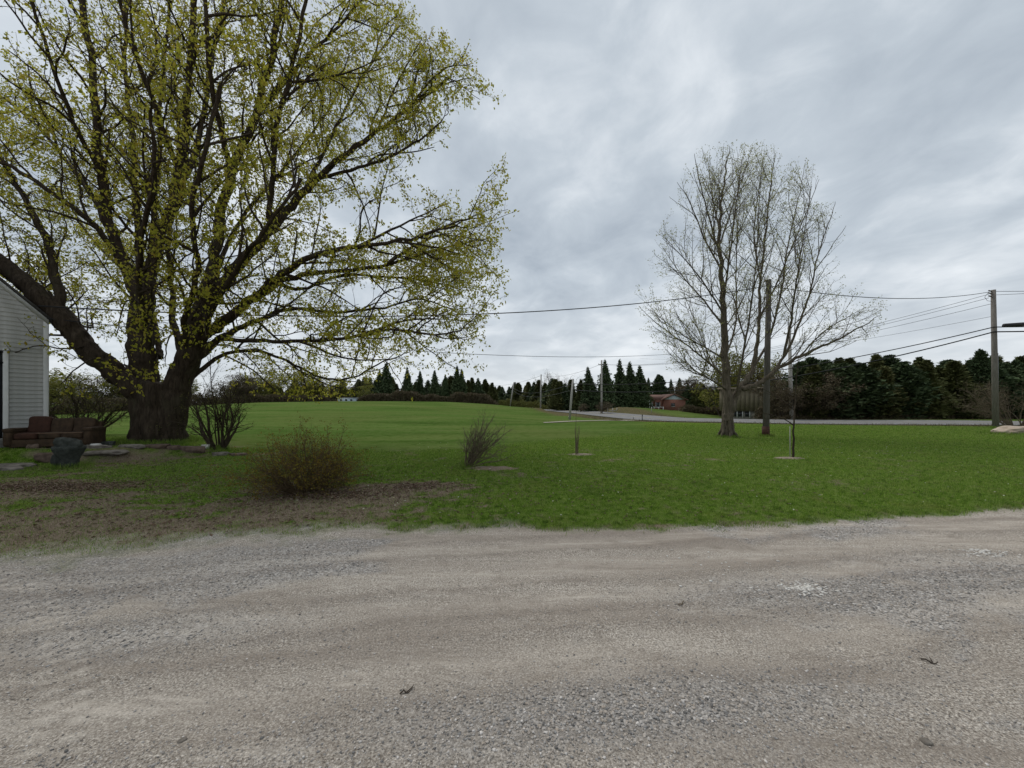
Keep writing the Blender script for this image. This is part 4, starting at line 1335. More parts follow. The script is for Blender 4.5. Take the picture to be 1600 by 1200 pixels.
        L(pts, 6, 2, 0.2, lev=1)
    t = thing('maple_tree', base, 'huge old maple with several stems and fresh yellow green leaves by the house', 'tree')
    thick, thin = split_limbs(T.br, 0.085)
    link('trunk', remeshed('trunk', thick, [16], 0.042, base, 0.065), M['maple_bark'], t)
    link('branches', tubes_mesh('branches', thin, [8, 6, 3, 3], base), M['maple_bark'], t)
    # leaves sit mostly on the outer twigs, few on those deep inside the crown
    keep = []
    for p, d in T.tips:
        hd = math.hypot(p.x - base.x, p.y - base.y)
        if rnd.random() < min(1.0, 0.34 + hd / 11.0) * (0.5 if p.y < 9.0 else 1.0): keep.append((p, d))
    o = link('crown', leaf_mesh('crown', keep, 5, 0.090, 0.058, 0.85, 0.055, base, 3, 0.92), M['maple_leaf'], t)
    o['kind'] = 'stuff'
    print('MAPLE', len(T.br), len(T.tips))


big_maple()


# ------------------------------------------------------------------ the slender budding tree on the lawn
def lawn_tree():
    D0 = 18.8
    base = on_ground(1137, D0)
    px = D0 / FPX
    T = Tree([(0.37, 32, 2.7, 0.06, 0.20, 8, 0.022), (0.31, 34, 1.15, 0.06, 0.26, 5, 0.009), (0.21, 38, 0.45, 0.05, 0.3, 2, 0.0055)])
    wid = [(1000, 470), (1040, 330), (1075, 235), (1140, 218)]

    def ok(p):
        u = 800 + FPX * p.x / p.y; v = HOR - (p.z - CAMH) * FPX / p.y
        lo = np.interp(v, [215, 235, 260, 330, 380, 480, 560, 610], [1140, 1102, 1085, 1052, 1030, 995, 1030, 1110])
        hi = np.interp(v, [215, 235, 290, 340, 420, 470, 490, 540, 600], [1195, 1235, 1278, 1302, 1302, 1375, 1382, 1345, 1240])
        return lo - 14 < u < hi + 14 and v > 222
    T.ok = ok

    def L(pts, r0, r1, t0=0.12, kids=True, lev=0):
        k = 0.64 if r0 > 12 else 0.52
        return T.limb([P(u, v, D0 + dd) for u, v, dd in pts], r0 * px / 2 * k, 0.008, t0=t0, kids=kids, lev=lev)
    L([(1137, 692, 0), (1137, 650, 0), (1136, 600, 0), (1132, 540, 0), (1130, 480, 0), (1127, 420, -.1), (1124, 370, -.2), (1128, 310, -.2), (1135, 260, -.2), (1140, 228, -.2)], 25, 4, 0.24)
    L([(1141, 650, 0), (1146, 625, 0.05), (1156, 605, .1), (1172, 585, .2), (1182, 545, .3), (1186, 490, .5), (1188, 430, .7), (1196, 370, .8), (1204, 300, .9), (1212, 240, 1)], 17, 3, 0.3)
    L([(1160, 608, 0), (1190, 596, -.2), (1225, 570, -.4), (1268, 548, -.6), (1310, 530, -.8), (1350, 508, -.9), (1376, 492, -1)], 13, 3, 0.25)
    L([(1205, 588, -.3), (1232, 545, -.4), (1250, 500, -.5), (1268, 450, -.5), (1278, 400, -.4), (1298, 340, -.3), (1305, 315, -.2)], 9, 3)
    L([(1225, 555, -.4), (1236, 500, -1), (1244, 440, -1.6), (1256, 370, -2), (1268, 290, -2.3)], 8, 3)
    L([(1176, 580, .2), (1205, 520, 1.0), (1222, 450, 1.6), (1232, 380, 2.0), (1250, 300, 2.4), (1258, 255, 2.6)], 9, 3)
    L([(1150, 620, -.1), (1160, 560, -.8), (1170, 500, -1.4), (1180, 430, -2), (1185, 340, -2.4), (1190, 260, -2.6)], 8, 3)
    for pts, r in [([(1134, 590, 0), (1100, 560, .4), (1060, 530, .8), (1020, 500, 1), (998, 478, 1.1)], 7), ([(1132, 560, 0), (1095, 540, -.6), (1055, 515, -1.1), (1015, 482, -1.5)], 6), ([(1131, 510, 0), (1100, 470, .6), (1065, 430, 1.1), (1035, 385, 1.5)], 7),
                   ([(1130, 490, 0), (1098, 440, -.8), (1065, 400, -1.4), (1035, 372, -1.8)], 6), ([(1129, 470, 0), (1140, 400, -1.1), (1150, 320, -1.9), (1160, 245, -2.4)], 7), ([(1126, 420, 0), (1100, 370, .5), (1075, 310, .9), (1058, 285, 1.1)], 6), ([(1125, 400, 0), (1105, 330, -.6), (1090, 270, -1), (1085, 240, -1.2)], 6),
                   ([(1126, 380, 0), (1142, 330, .5), (1160, 280, .9), (1175, 232, 1.2)], 6), ([(1124, 360, -.1), (1112, 300, 1.0), (1105, 245, 1.4)], 5), ([(1138, 610, 0), (1105, 590, -1.2), (1070, 575, -2.0), (1040, 545, -2.6)], 6), ([(1134, 560, .1), (1150, 500, 1.4), (1150, 420, 2.4), (1155, 330, 3.0), (1165, 250, 3.2)], 7),
                   ([(1186, 500, .5), (1215, 440, .2), (1240, 380, -.2), (1265, 320, -.4), (1280, 280, -.5)], 6), ([(1188, 440, .7), (1178, 370, 1.4), (1185, 300, 1.8), (1195, 235, 2)], 5), ([(1250, 556, -.5), (1285, 520, .2), (1320, 498, .6), (1352, 480, .9)], 5), ([(1136, 600, .1), (1110, 560, 1.5), (1085, 500, 2.4), (1065, 450, 3)], 6)]:
        L(pts, r, 2)
    for ang in range(20, 380, 60):
        a = R(ang); c = P(1137, 676, D0); dv = Vector((math.cos(a), math.sin(a), 0))
        T.limb([c + dv * 0.14 + Vector((0, 0, 0.9)), c + dv * 0.24 + Vector((0, 0, 0.2)), c + dv * 0.46 + Vector((0, 0, -0.28))], 0.11, 0.05, sub=4, kids=False)
    t = thing('lawn_tree', base, 'tall slender budding tree on the lawn, bare branches spreading upwards', 'tree')
    thick, thin = split_limbs(T.br, 0.085)
    link('trunk', remeshed('trunk', thick, [12], 0.032, base, 0.04, 1), M['grey_bark'], t)
    # limbs thinner than the skin's grid keep their own tubes
    link('branches', tubes_mesh('branches', thin, [8, 5, 3, 3], base), M['grey_bark'], t)
    o = link('crown', leaf_mesh('crown', T.tips, 2, 0.060, 0.038, 0.2, 0.035, base, 4, 0.95), M['bud_leaf'], t)
    o['kind'] = 'stuff'
    print('LAWNTREE', len(T.br), len(T.tips))


lawn_tree()


# ------------------------------------------------------------------ shrubs and saplings
def shrub(name, u, d, label, cat, stems, cfg, mat, leafm=None, leaf=(2, 0.02, 0.012, 0.1, 0.02, 1.0), seed=1, spread=0.1, lean=(0, 0), tilt=(5, 45), hgt=1.3, r=0.012, trop=0.0, wob=0.25, group=None, thick=0.0, ok=None):
    global rnd
    rnd = random.Random(seed)
    base = on_ground(u, d)
    T = Tree(cfg)
    T.ok = ok
    for k in range(stems):
        a = rnd.random() * 2 * PI
        tl = R(tilt[0] + (tilt[1] - tilt[0]) * rnd.random() ** 0.8)
        dv = Vector((math.cos(a) * math.sin(tl) + lean[0], math.sin(a) * math.sin(tl) + lean[1], math.cos(tl))).normalized()
        p = base + Vector((math.cos(a) * spread * rnd.random(), math.sin(a) * spread * rnd.random(), -0.03))
        h = hgt * (0.55 + 0.45 * rnd.random() + (0.28 if rnd.random() < 0.12 else 0))
        pts = T.path(p, dv, h, 8, wob, trop)
        r_ = r * (0.6 + 0.7 * rnd.random()) + (thick if k < 4 else 0)
        rad = [r_ + (r_ * 0.25 - r_) * i / 8 for i in range(9)]
        T.br.append((pts, rad, 0))
        T.children(pts, rad, 0, 0.25)
        T.tips.append((pts[-1], dv))
    t = thing(name, base, label, cat, group)
    link('stems', tubes_mesh('stems', T.br, [6, 5, 3, 3], base), mat, t)
    if leafm is not None and T.tips:
        o = link('foliage', leaf_mesh('foliage', T.tips, leaf[0], leaf[1], leaf[2], leaf[3], leaf[4], base, seed, leaf[5]), leafm, t)
        o['kind'] = 'stuff'
    return t


shrub('twiggy_shrub', 478, 7.05, 'dense rounded yellow brown shrub growing in dead leaves at the edge of the drive', 'shrub', 170,
      [(0.12, 36, 0.42, 0.02, 0.35, 5, 0.0045), (0.09, 45, 0.16, 0.0, 0.3, 3, 0.0026)], M['brown_twig'], M['shrub_leaf'], (2, 0.028, 0.018, 0.1, 0.014, 0.50), 21, 0.30, (0.02, 0), (5, 62), 1.18, 0.008, -0.015, 0.28)
shrub('leaning_shrub', 729, 9.6, 'bare grey shrub leaning to the right in a patch of mulch', 'shrub', 32,
      [(0.12, 44, 0.50, 0.03, 0.34, 5, 0.006), (0.10, 38, 0.22, 0.03, 0.3, 3, 0.0035)], M['pale_twig'], M['brush_leaf'], (1, 0.014, 0.008, 0.0, 0.01, 0.4), 22, 0.09, (0.50, 0), (0, 30), 1.5, 0.014, 0.01, 0.34)
shrub('lilac_bush', 342, 12.5, 'many stemmed bare bush beside the big maple trunk', 'bush', 15,
      [(0.17, 34, 0.85, 0.03, 0.35, 6, 0.014), (0.16, 42, 0.45, 0.02, 0.35, 4, 0.006), (0.13, 45, 0.2, 0.0, 0.3, 2, 0.003)], M['maple_bark'], M['olive_leaf'], (2, 0.038, 0.024, 0.2, 0.03, 0.34), 23, 0.22, (0.03, 0), (3, 32), 2.5, 0.035, 0.01, 0.3, thick=0.03)
shrub('lilac_bush', 135, 15.0, 'wide bare bush with olive leaves behind the old sofa', 'bush', 16,
      [(0.22, 40, 1.1, 0.03, 0.35, 6, 0.014), (0.15, 42, 0.5, 0.02, 0.35, 4, 0.006), (0.12, 45, 0.22, 0.0, 0.3, 2, 0.003)], M['maple_bark'], M['olive_leaf'], (2, 0.045, 0.03, 0.2, 0.03, 0.45), 24, 0.3, (0.0, 0), (6, 52), 2.3, 0.035, 0.0, 0.3, thick=0.05)
shrub('bare_bush', 1592, 30.5, 'large grey leafless bush behind the boulder at the right edge', 'bush', 34,
      [(0.42, 38, 1.7, 0.02, 0.35, 6, 0.020), (0.28, 42, 0.8, 0.02, 0.35, 4, 0.010), (0.22, 45, 0.35, 0.0, 0.3, 2, 0.006)], M['pale_twig'], M['brush_leaf'], (1, 0.09, 0.05, 0.0, 0.05, 0.8), 25, 0.9, (-0.05, 0), (4, 55), 4.0, 0.035, 0.0, 0.3)
s_ = shrub('sapling', 900, 12.1, 'thin upright sapling in the small mulch ring in mid lawn', 'sapling', 7,
           [(0.22, 16, 0.32, 0.12, 0.2, 4, 0.004)], M['pale_twig'], M['brush_leaf'], (1, 0.012, 0.007, 0, 0.01, 0.5), 26, 0.07, (0, 0), (0, 7), 1.12, 0.014, 0.03, 0.10)
# young tree with a side branch and a stake
rnd = random.Random(5)
b_ = on_ground(1239, 11.35)
T = Tree([(0.20, 48, 0.62, 0.04, 0.3, 5, 0.007), (0.16, 42, 0.22, 0.03, 0.3, 3, 0.003)])
q = lambda u, v, dd=0: P(u, v, 11.35 + dd)
T.limb([b_ - Vector((0, 0, 0.05)), q(1240, 690), q(1240, 660), q(1243, 625, .05), q(1245, 590, .08), q(1247, 555, .1)], 0.034, 0.006, t0=0.45)
T.limb([q(1240, 664), q(1225, 655, -.1), q(1205, 648, -.2), q(1180, 642, -.3), q(1166, 634, -.35)], 0.018, 0.005, t0=0.2)
T.limb([q(1240, 640), q(1222, 625, .2), q(1200, 612, .3), q(1180, 600, .4)], 0.012, 0.004, t0=0.2)
t = thing('young_tree', b_, 'young thin tree with a low side branch in a pale soil ring', 'young tree')
link('trunk', tubes_mesh('trunk', T.br, [8, 6, 5, 4], b_), M['maple_bark'], t)
o = link('crown', leaf_mesh('crown', T.tips, 1, 0.022, 0.013, 0.1, 0.012, b_, 6, 0.6), M['brush_leaf'], t); o['kind'] = 'stuff'
m = MB(); m.tube([Vector((-0.07, 0.02, -0.1)), Vector((-0.075, 0.02, 0.95))], [0.012, 0.010], 6); m.build('stake', M['pale_pole'], t)


def ring_bed(name, u, d, rx, ry, h, mat, label, seed, dx=0.0):
    c = on_ground(u, d); c.x += dx
    V, Tt = [], []
    S, Rn = 64, 6
    for i in range(Rn + 1):
        for k in range(S):
            a = 2 * PI * k / S
            w = 1 + 0.55 * (float(vn2(math.cos(a) * 2.2 + seed, math.sin(a) * 2.2, seed)) - 0.5) + 0.5 * (float(vn2(math.cos(a) * 7 + seed, math.sin(a) * 7, seed + 3)) - 0.5)
            f = i / Rn
            x, y = math.cos(a) * rx * w * f, math.sin(a) * ry * w * f
            z = g1(c.x + x, c.y + y) - c.z + h * (1 - f ** 2.5) + 0.02 * (1 - f) * (float(vn2(x * 20, y * 20, seed)) - 0.3) - (0.02 if i == Rn else 0) + 0.006
            V.append((x, y, z))
    Q = [[i * S + k, i * S + (k + 1) % S, (i + 1) * S + (k + 1) % S, (i + 1) * S + k] for i in range(Rn) for k in range(S)]
    o = link(name, new_mesh(name, V, Q, smooth=True), mat, loc=c)
    return tag(o, label, 'mulch')


ring_bed('mulch_bed', 768, 9.5, 0.62, 0.30, 0.03, M['mulch'], 'reddish brown mulch patch under the leaning bare shrub', 3)
ring_bed('mulch_bed', 908, 12.1, 0.42, 0.22, 0.034, M['pale_soil'], 'pale mulch ring around the thin upright sapling', 4)
ring_bed('mulch_bed', 1233, 11.35, 0.42, 0.20, 0.034, M['pale_soil'], 'pale soil ring around the young tree with a side branch', 5)

# ------------------------------------------------------------------ utility poles and wires
def pole(u, d, vtop, label, r=0.14, mat='pole', lean=0.0, arm=None, extras=None, name='utility_pole'):
    b = on_ground(u, d)
    top = P(u + lean, vtop, d)
    t = thing(name, b, label, 'pole', 'utility poles along the road')
    h = top.z - b.z
    m = MB(); m.tube([Vector((0, 0, -0.4)), Vector(((top.x - b.x) * 0.5, 0, h * 0.5)), Vector((top.x - b.x, 0, h))], [r * 1.1, r, r * 0.82], 12)
    m.build('shaft', M[mat], t, smooth=True)
    if arm:
        box_part('crossarm', (top.x - b.x, -r * 0.6, h - arm[1]), (arm[0], 0.10, 0.12), M[mat], t)
        for s in (-0.45, 0, 0.45):
            m = MB(); m.tube([Vector((top.x - b.x + s * arm[0], -r * 0.6, h - arm[1] + 0.05)), Vector((top.x - b.x + s * arm[0], -r * 0.6, h - arm[1] + 0.22))], [0.035, 0.05], 8); m.build('insulator', M['porcelain'], t)
    return t, b, top


tA, bA, topA = pole(1196.5, 19.3, 437, 'dark wooden utility pole with a rusty band, just right of the lawn tree', 0.135, 'dark_pole', lean=5)
m = MB(); m.tube([Vector((0, 0, -0.05)), Vector((0, 0, 0.5))], [0.175, 0.17], 14); m.build('rust_band', M['rust'], tA)
tB, bB, topB = pole(1556, 26.7, 453, 'tall grey utility pole beside the boulder at the right', 0.15, 'pole', lean=-4)
for k, dz in enumerate((0.05, 0.22, 0.42)):
    m = MB(); m.tube([Vector((topB.x - bB.x - 0.12, 0, topB.z - bB.z - dz - 0.05)), Vector((topB.x - bB.x - 0.34, -0.02, topB.z - bB.z - dz))], [0.035, 0.045], 8); m.build('insulator', M['dark_pole'], tB)
m = MB(); m.tube([Vector((topB.x - bB.x - 0.36, 0, topB.z - bB.z - 0.2)), Vector((topB.x - bB.x - 0.6, 0, topB.z - bB.z - 0.5)), Vector((topB.x - bB.x - 0.42, 0, topB.z - bB.z - 0.75)), Vector((topB.x - bB.x - 0.12, 0, topB.z - bB.z - 0.8))], 0.012, 5); m.build('jumper_wire', M['wire'], tB)
m = MB(); m.tube([Vector((0.16, -0.02, 0.1)), Vector((0.13, -0.02, 5.2))], 0.016, 5); m.build('ground_wire', M['metal'], tB)
tC, bC, topC = pole(1237, 46.5, 510, 'pale pole with a small crossarm standing across the road behind the young tree', 0.20, 'pale_pole', lean=-4, arm=(1.5, 0.9))
tD, bD, topD = pole(940, 68, 563, 'tall straight pale pole on the grassy mound left of the brick house', 0.17, 'pale_pole', arm=(1.2, 0.8))
tE, bE, topE = pole(889.5, 46.0, 592, 'leaning pale pole on the near side of the road by the farm lane', 0.13, 'pale_pole', lean=6)
tF, bF, topF = pole(844.5, 102, 585, 'upright pale pole where the road fades into the woods', 0.18, 'pale_pole', lean=1)
tG, bG, topG = pole(797, 135, 597, 'leaning pale pole at the right end of the green field', 0.2, 'pale_pole', lean=6)
tH, bH, topH = pole(762, 165, 600, 'pale pole at the end of the brown hedge', 0.2, 'pale_pole')


def wire(a, b, sag, r, label, name='overhead_wire', n=28):
    pts = []
    for k in range(n + 1):
        s = k / n
        p = Vector(a).lerp(Vector(b), s); p.z -= sag * 4 * s * (1 - s)
        pts.append(p)
    o = Vector(a)
    m = MB(); m.tube([p - o for p in pts], r, 6, cap=True)
    w = m.build(name, M['wire'], smooth=True, loc=o)
    return tag(w, label, 'wire', 'overhead wires')


hs = P(60, 478, 11.45)
rgt = Vector((62, 18.5, 0))
wire(P(1198, 447, 19.25), hs, 0.80, 0.020, 'thick service wire from the dark pole across the sky to the white house')
wire(P(1199, 446, 19.25), topB + Vector((-0.3, 0, -0.15)), 0.55, 0.020, 'sagging wire between the dark pole and the pole by the boulder')
wire(topC + Vector((0, -0.1, -0.9)), hs + Vector((0.05, 0.05, -0.35)), 1.9, 0.013, 'thin low wire from the far pale pole towards the white house')
wire(P(1553, 511, 26.6), bE + Vector((0.4, 0, 4.3)), 1.35, 0.036, 'upper of two thick black cables left of the boulder pole')
wire(P(1553, 518.5, 26.6), bE + Vector((0.38, 0, 3.55)), 1.65, 0.045, 'lower of two thick black cables left of the boulder pole')
wire(P(1553, 511, 26.6), rgt + Vector((0, 0, 8.4)), 0.7, 0.036, 'upper thick cable running right from the boulder pole')
wire(P(1553, 518.5, 26.6), rgt + Vector((0, 0, 7.9)), 0.6, 0.045, 'lower thick cable running right from the boulder pole')
wire(topB + Vector((0.1, 0, -0.1)), rgt + Vector((0, 0, 10.6)), 0.9, 0.016, 'topmost wire running right from the boulder pole')
wire(topB + Vector((0.1, 0, -0.35)), rgt + Vector((0, 1.0, 11.5)), 0.7, 0.013, 'second thin wire running right from the boulder pole')
wire(topB + Vector((-0.3, 0, -0.3)), topD + Vector((0.5, 0, -0.7)), 1.6, 0.013, 'highest thin wire from the boulder pole to the pole on the mound')
wire(topB + Vector((-0.3, 0, -0.55)), topD + Vector((0, 0, -0.75)), 1.6, 0.013, 'second thin wire from the boulder pole to the pole on the mound')
wire(P(1552, 474, 26.7), topD + Vector((-0.5, 0, -0.7)), 1.6, 0.013, 'third thin wire from the boulder pole to the pole on the mound')
wire(P(1552, 494, 26.7), P(1000, 560, 72), 1.2, 0.011, 'lowest thin wire above the thick cables')
wire(bE + Vector((0.4, 0, 4.3)), topG + Vector((0, 0, -2.2)), 1.4, 0.035, 'upper cable along the field edge poles')
wire(bE + Vector((0.38, 0, 3.55)), topG + Vector((0, 0, -3.2)), 1.4, 0.035, 'lower cable along the field edge poles')
wire(topD + Vector((0, 0, -0.6)), topF + Vector((0, 0, -0.3)), 1.0, 0.02, 'wire from the mound pole to the woodland pole')
wire(topF + Vector((0, 0, -0.3)), topH + Vector((0, 0, -0.3)), 1.2, 0.03, 'wire over the far woods to the hedge end pole')
# splice case on the thick cables
sp = P(1588, 507.5, 25.7)
m = MB(); m.tube([Vector((-0.75, 0.1, -0.03)), Vector((-0.70, 0.1, -0.03)), Vector((0.9, -0.1, 0.06)), Vector((0.95, -0.1, 0.06))], [0.05, 0.13, 0.13, 0.05], 12)
tag(m.build('splice_case', M['wire'], smooth=False, loc=sp), 'black splice case hanging on the cables right of the boulder pole', 'cable box')

# ------------------------------------------------------------------ brick house across the road
def brick_house():
    d = 95.0
    b = on_ground(1040, d); b.z = P(1040, 641.5, d).z
    t = thing('brick_house', b, 'small red brick bungalow with brown roof across the road', 'house')
    s = d / FPX                                     # metres per photo pixel
    x0, xm, x1 = (1010 - 1040) * s, (1036 - 1040) * s, (1071 - 1040) * s
    H, ridge = 2.75, 3.9
    wl = box_part('wall', ((x0 + x1) / 2, 3.5, H / 2 - 0.4), (x1 - x0, 6.0, H + 0.8), M['brick'], t)
    gw = box_part('wall', ((xm + x1) / 2, 0.25, H / 2 - 0.4), (x1 - xm - 0.1, 0.7, H + 0.8), M['brick'], t)
    # gable end facing the road with its roof
    xc = (xm + x1) / 2
    m = MB(); m.add([(xm + 0.1, -0.14, H), (x1 - 0.1, -0.14, H), (xc - 0.2, -0.14, ridge), (xm + 0.1, 0.3, H), (x1 - 0.1, 0.3, H), (xc - 0.2, 0.3, ridge)], [[0, 3, 4, 1], [1, 4, 5, 2], [2, 5, 3, 0]], [[0, 1, 2], [5, 4, 3]])
    m.build('gable', M['gable'], t)
    m = MB()
    m.add([(xm - 0.55, -0.5, H - 0.25), (xc - 0.2, -0.5, ridge + 0.05), (xc - 0.2, 6.8, ridge + 0.05), (xm - 0.55, 6.8, H - 0.25), (xm - 0.55, -0.5, H - 0.07), (xc - 0.2, -0.5, ridge + 0.25), (xc - 0.2, 6.8, ridge + 0.25), (xm - 0.55, 6.8, H - 0.07)],
          [[0, 1, 2, 3], [7, 6, 5, 4], [0, 4, 5, 1], [1, 5, 6, 2], [2, 6, 7, 3], [3, 7, 4, 0]])
    m.add([(x1 + 0.55, -0.5, H - 0.25), (xc - 0.2, -0.5, ridge + 0.052), (xc - 0.2, 6.8, ridge + 0.052), (x1 + 0.55, 6.8, H - 0.25), (x1 + 0.55, -0.5, H - 0.07), (xc - 0.2, -0.5, ridge + 0.252), (xc - 0.2, 6.8, ridge + 0.252), (x1 + 0.55, 6.8, H - 0.07)],
          [[3, 2, 1, 0], [4, 5, 6, 7], [1, 5, 4, 0], [2, 6, 5, 1], [3, 7, 6, 2], [0, 4, 7, 3]])
    # long wing to the left, ridge across
    m.add([(x0 - 0.5, 0.0, H - 0.1), (xc - 0.6, 0.0, H - 0.1), (xc - 0.6, 3.4, ridge + 0.1), (x0 - 0.5, 3.4, ridge + 0.1), (x0 - 0.5, 6.9, H - 0.1), (xc - 0.6, 6.9, H - 0.1)], [[0, 1, 2, 3], [3, 2, 5, 4], [0, 4, 5, 1]], [[0, 3, 4], [1, 5, 2]])
    rf = m.build('roof', M['brown_roof'], t)
    box_part('chimney', (x0 + 1.0, 4.5, ridge + 0.5), (0.6, 0.6, 1.4), M['brick'], rf)
    w = box_part('window', (xc - 0.35, -0.13, 1.45), (0.9, 0.08, 0.75), M['glass'], t)
    box_part('sill', (xc - 0.35, -0.16, 1.03), (1.0, 0.14, 0.07), M['trim'], w)
    w = box_part('window', (x0 + 0.95, 0.47, 1.35), (1.2, 0.08, 1.5), M['glass'], t)
    for dx in (-0.62, 0.0, 0.62):
        box_part('frame', (x0 + 0.95 + dx, 0.43, 1.35), (0.10, 0.10, 1.6), M['trim'], w)
    w = box_part('window', (x0 + 3.0, 0.47, 1.45), (0.9, 0.08, 1.2), M['glass'], t)
    for dx in (-0.5, 0.5):
        box_part('frame', (x0 + 3.0 + dx, 0.43, 1.45), (0.10, 0.10, 1.3), M['trim'], w)
    p = box_part('porch_deck', ((x0 + xm) / 2 + 0.2, -0.35, 0.1), (xm - x0 - 0.5, 1.5, 0.22), M['trim'], t)
    for k in range(4):
        box_part('porch_post', (x0 + 0.4 + k * 1.12, -1.02, 0.55 if k else 1.35), (0.13, 0.13, 0.75 if k else 2.3), M['trim'], p)
    box_part('porch_rail', ((x0 + xm) / 2 + 0.15, -1.02, 0.85), (xm - x0 - 0.8, 0.08, 0.10), M['trim'], p)


brick_house()


# ------------------------------------------------------------------ tan two-level shed behind the lawn tree
def tan_shed():
    d = 60.0
    b = on_ground(1165, d); b.z = P(1165, 652.5, d).z
    t = thing('tan_shed', b, 'boxy tan building with dark openings below, across the road behind the lawn tree', 'building', rotz=R(-30))
    s = d / FPX * 0.84
    x0, x1 = (1122 - 1165) * s, (1208 - 1165) * s
    wz0, wz1 = 1.05, 4.5
    n = 12
    pw = (x1 - x0) / n
    box_part('wall', (0, 2.55, (wz0 + wz1) / 2), (x1 - x0 - 0.1, 4.8, wz1 - wz0), M['tan_wall'], t)
    for k in range(n):
        box_part('cladding_panel', (x0 + pw * (k + 0.5), 0.11, (wz0 + wz1) / 2), (pw - 0.035, 0.08, wz1 - wz0 - 0.02), M['tan_wall'], t)
    box_part('lower_wall', (0.6, 2.6, wz0 / 2 - 0.2), (x1 - x0 - 1.6, 4.2, wz0 + 0.4), M['grey_wall'], t)
    for k, xx in enumerate((-1.5, -0.75, 0.2)):
        w = box_part('opening', (xx, 0.47, 0.55), (0.55, 0.08, 0.8), M['glass'], t)
        box_part('post', (xx + 0.36, 0.40, 0.5), (0.12, 0.14, 1.1), M['trim'], t)
    m = MB(); m.add([(x0 - 0.3, -0.3, wz1), (x1 + 0.3, -0.3, wz1), (x1 + 0.3, 2.5, wz1 + 0.35), (x0 - 0.3, 2.5, wz1 + 0.35), (x0 - 0.3, 5.4, wz1), (x1 + 0.3, 5.4, wz1)], [[0, 1, 2, 3], [3, 2, 5, 4], [0, 4, 5, 1]], [[0, 3, 4], [1, 5, 2]])
    m.build('roof', M['tan_wall'], t)


tan_shed()
# far pale-blue building at the end of the field
b = on_ground(541, 113); b.z = P(541, 629, 113).z
t = thing('far_cabin', b, 'tiny pale blue building at the far end of the field', 'building')
box_part('wall', (0, 1.5, 0.6), (5.2, 3.0, 1.5), M['blue_metal'], t)
for k in range(3):
    box_part('window', (-1.5 + 1.5 * k, -0.03, 0.75), (0.6, 0.06, 0.5), M['glass'], t)
box_part('roof', (0, 1.5, 1.42), (5.6, 3.4, 0.16), M['metal'], t)
# little posts by the road
for u, d, h, mt, lab in [(1003.5, 45.5, 0.75, 'wire', 'short dark marker post on the near road edge'), (990, 45.8, 0.55, 'pole', 'short grey marker post left of the dark one'), (1018, 62, 0.9, 'pale_pole', 'thin pale marker post on the far road edge below the brick house')]:
    q = on_ground(u, d)
    t = thing('marker_post', q, lab, 'post', 'road marker posts')
    m = MB(); m.tube([Vector((0, 0, -0.2)), Vector((0, 0, h))], [0.05, 0.045], 8); m.build('shaft', M[mt], t)
    box_part('reflector', (0, -0.055, h - 0.12), (0.09, 0.02, 0.16), M['trim'] if mt != 'wire' else M['door'], t)
q = on_ground(957, 72)
t = thing('rail_fence', q, 'short pale rail fence on the mound before the spruces', 'fence')
for k in (-0.9, 0.05, 0.85):
    box_part('post', (k, 0, 0.45), (0.12, 0.12, 1.2), M['pale_pole'], t)
box_part('rail', (0, -0.08, 0.55), (1.9, 0.05, 0.12), M['pale_pole'], t)

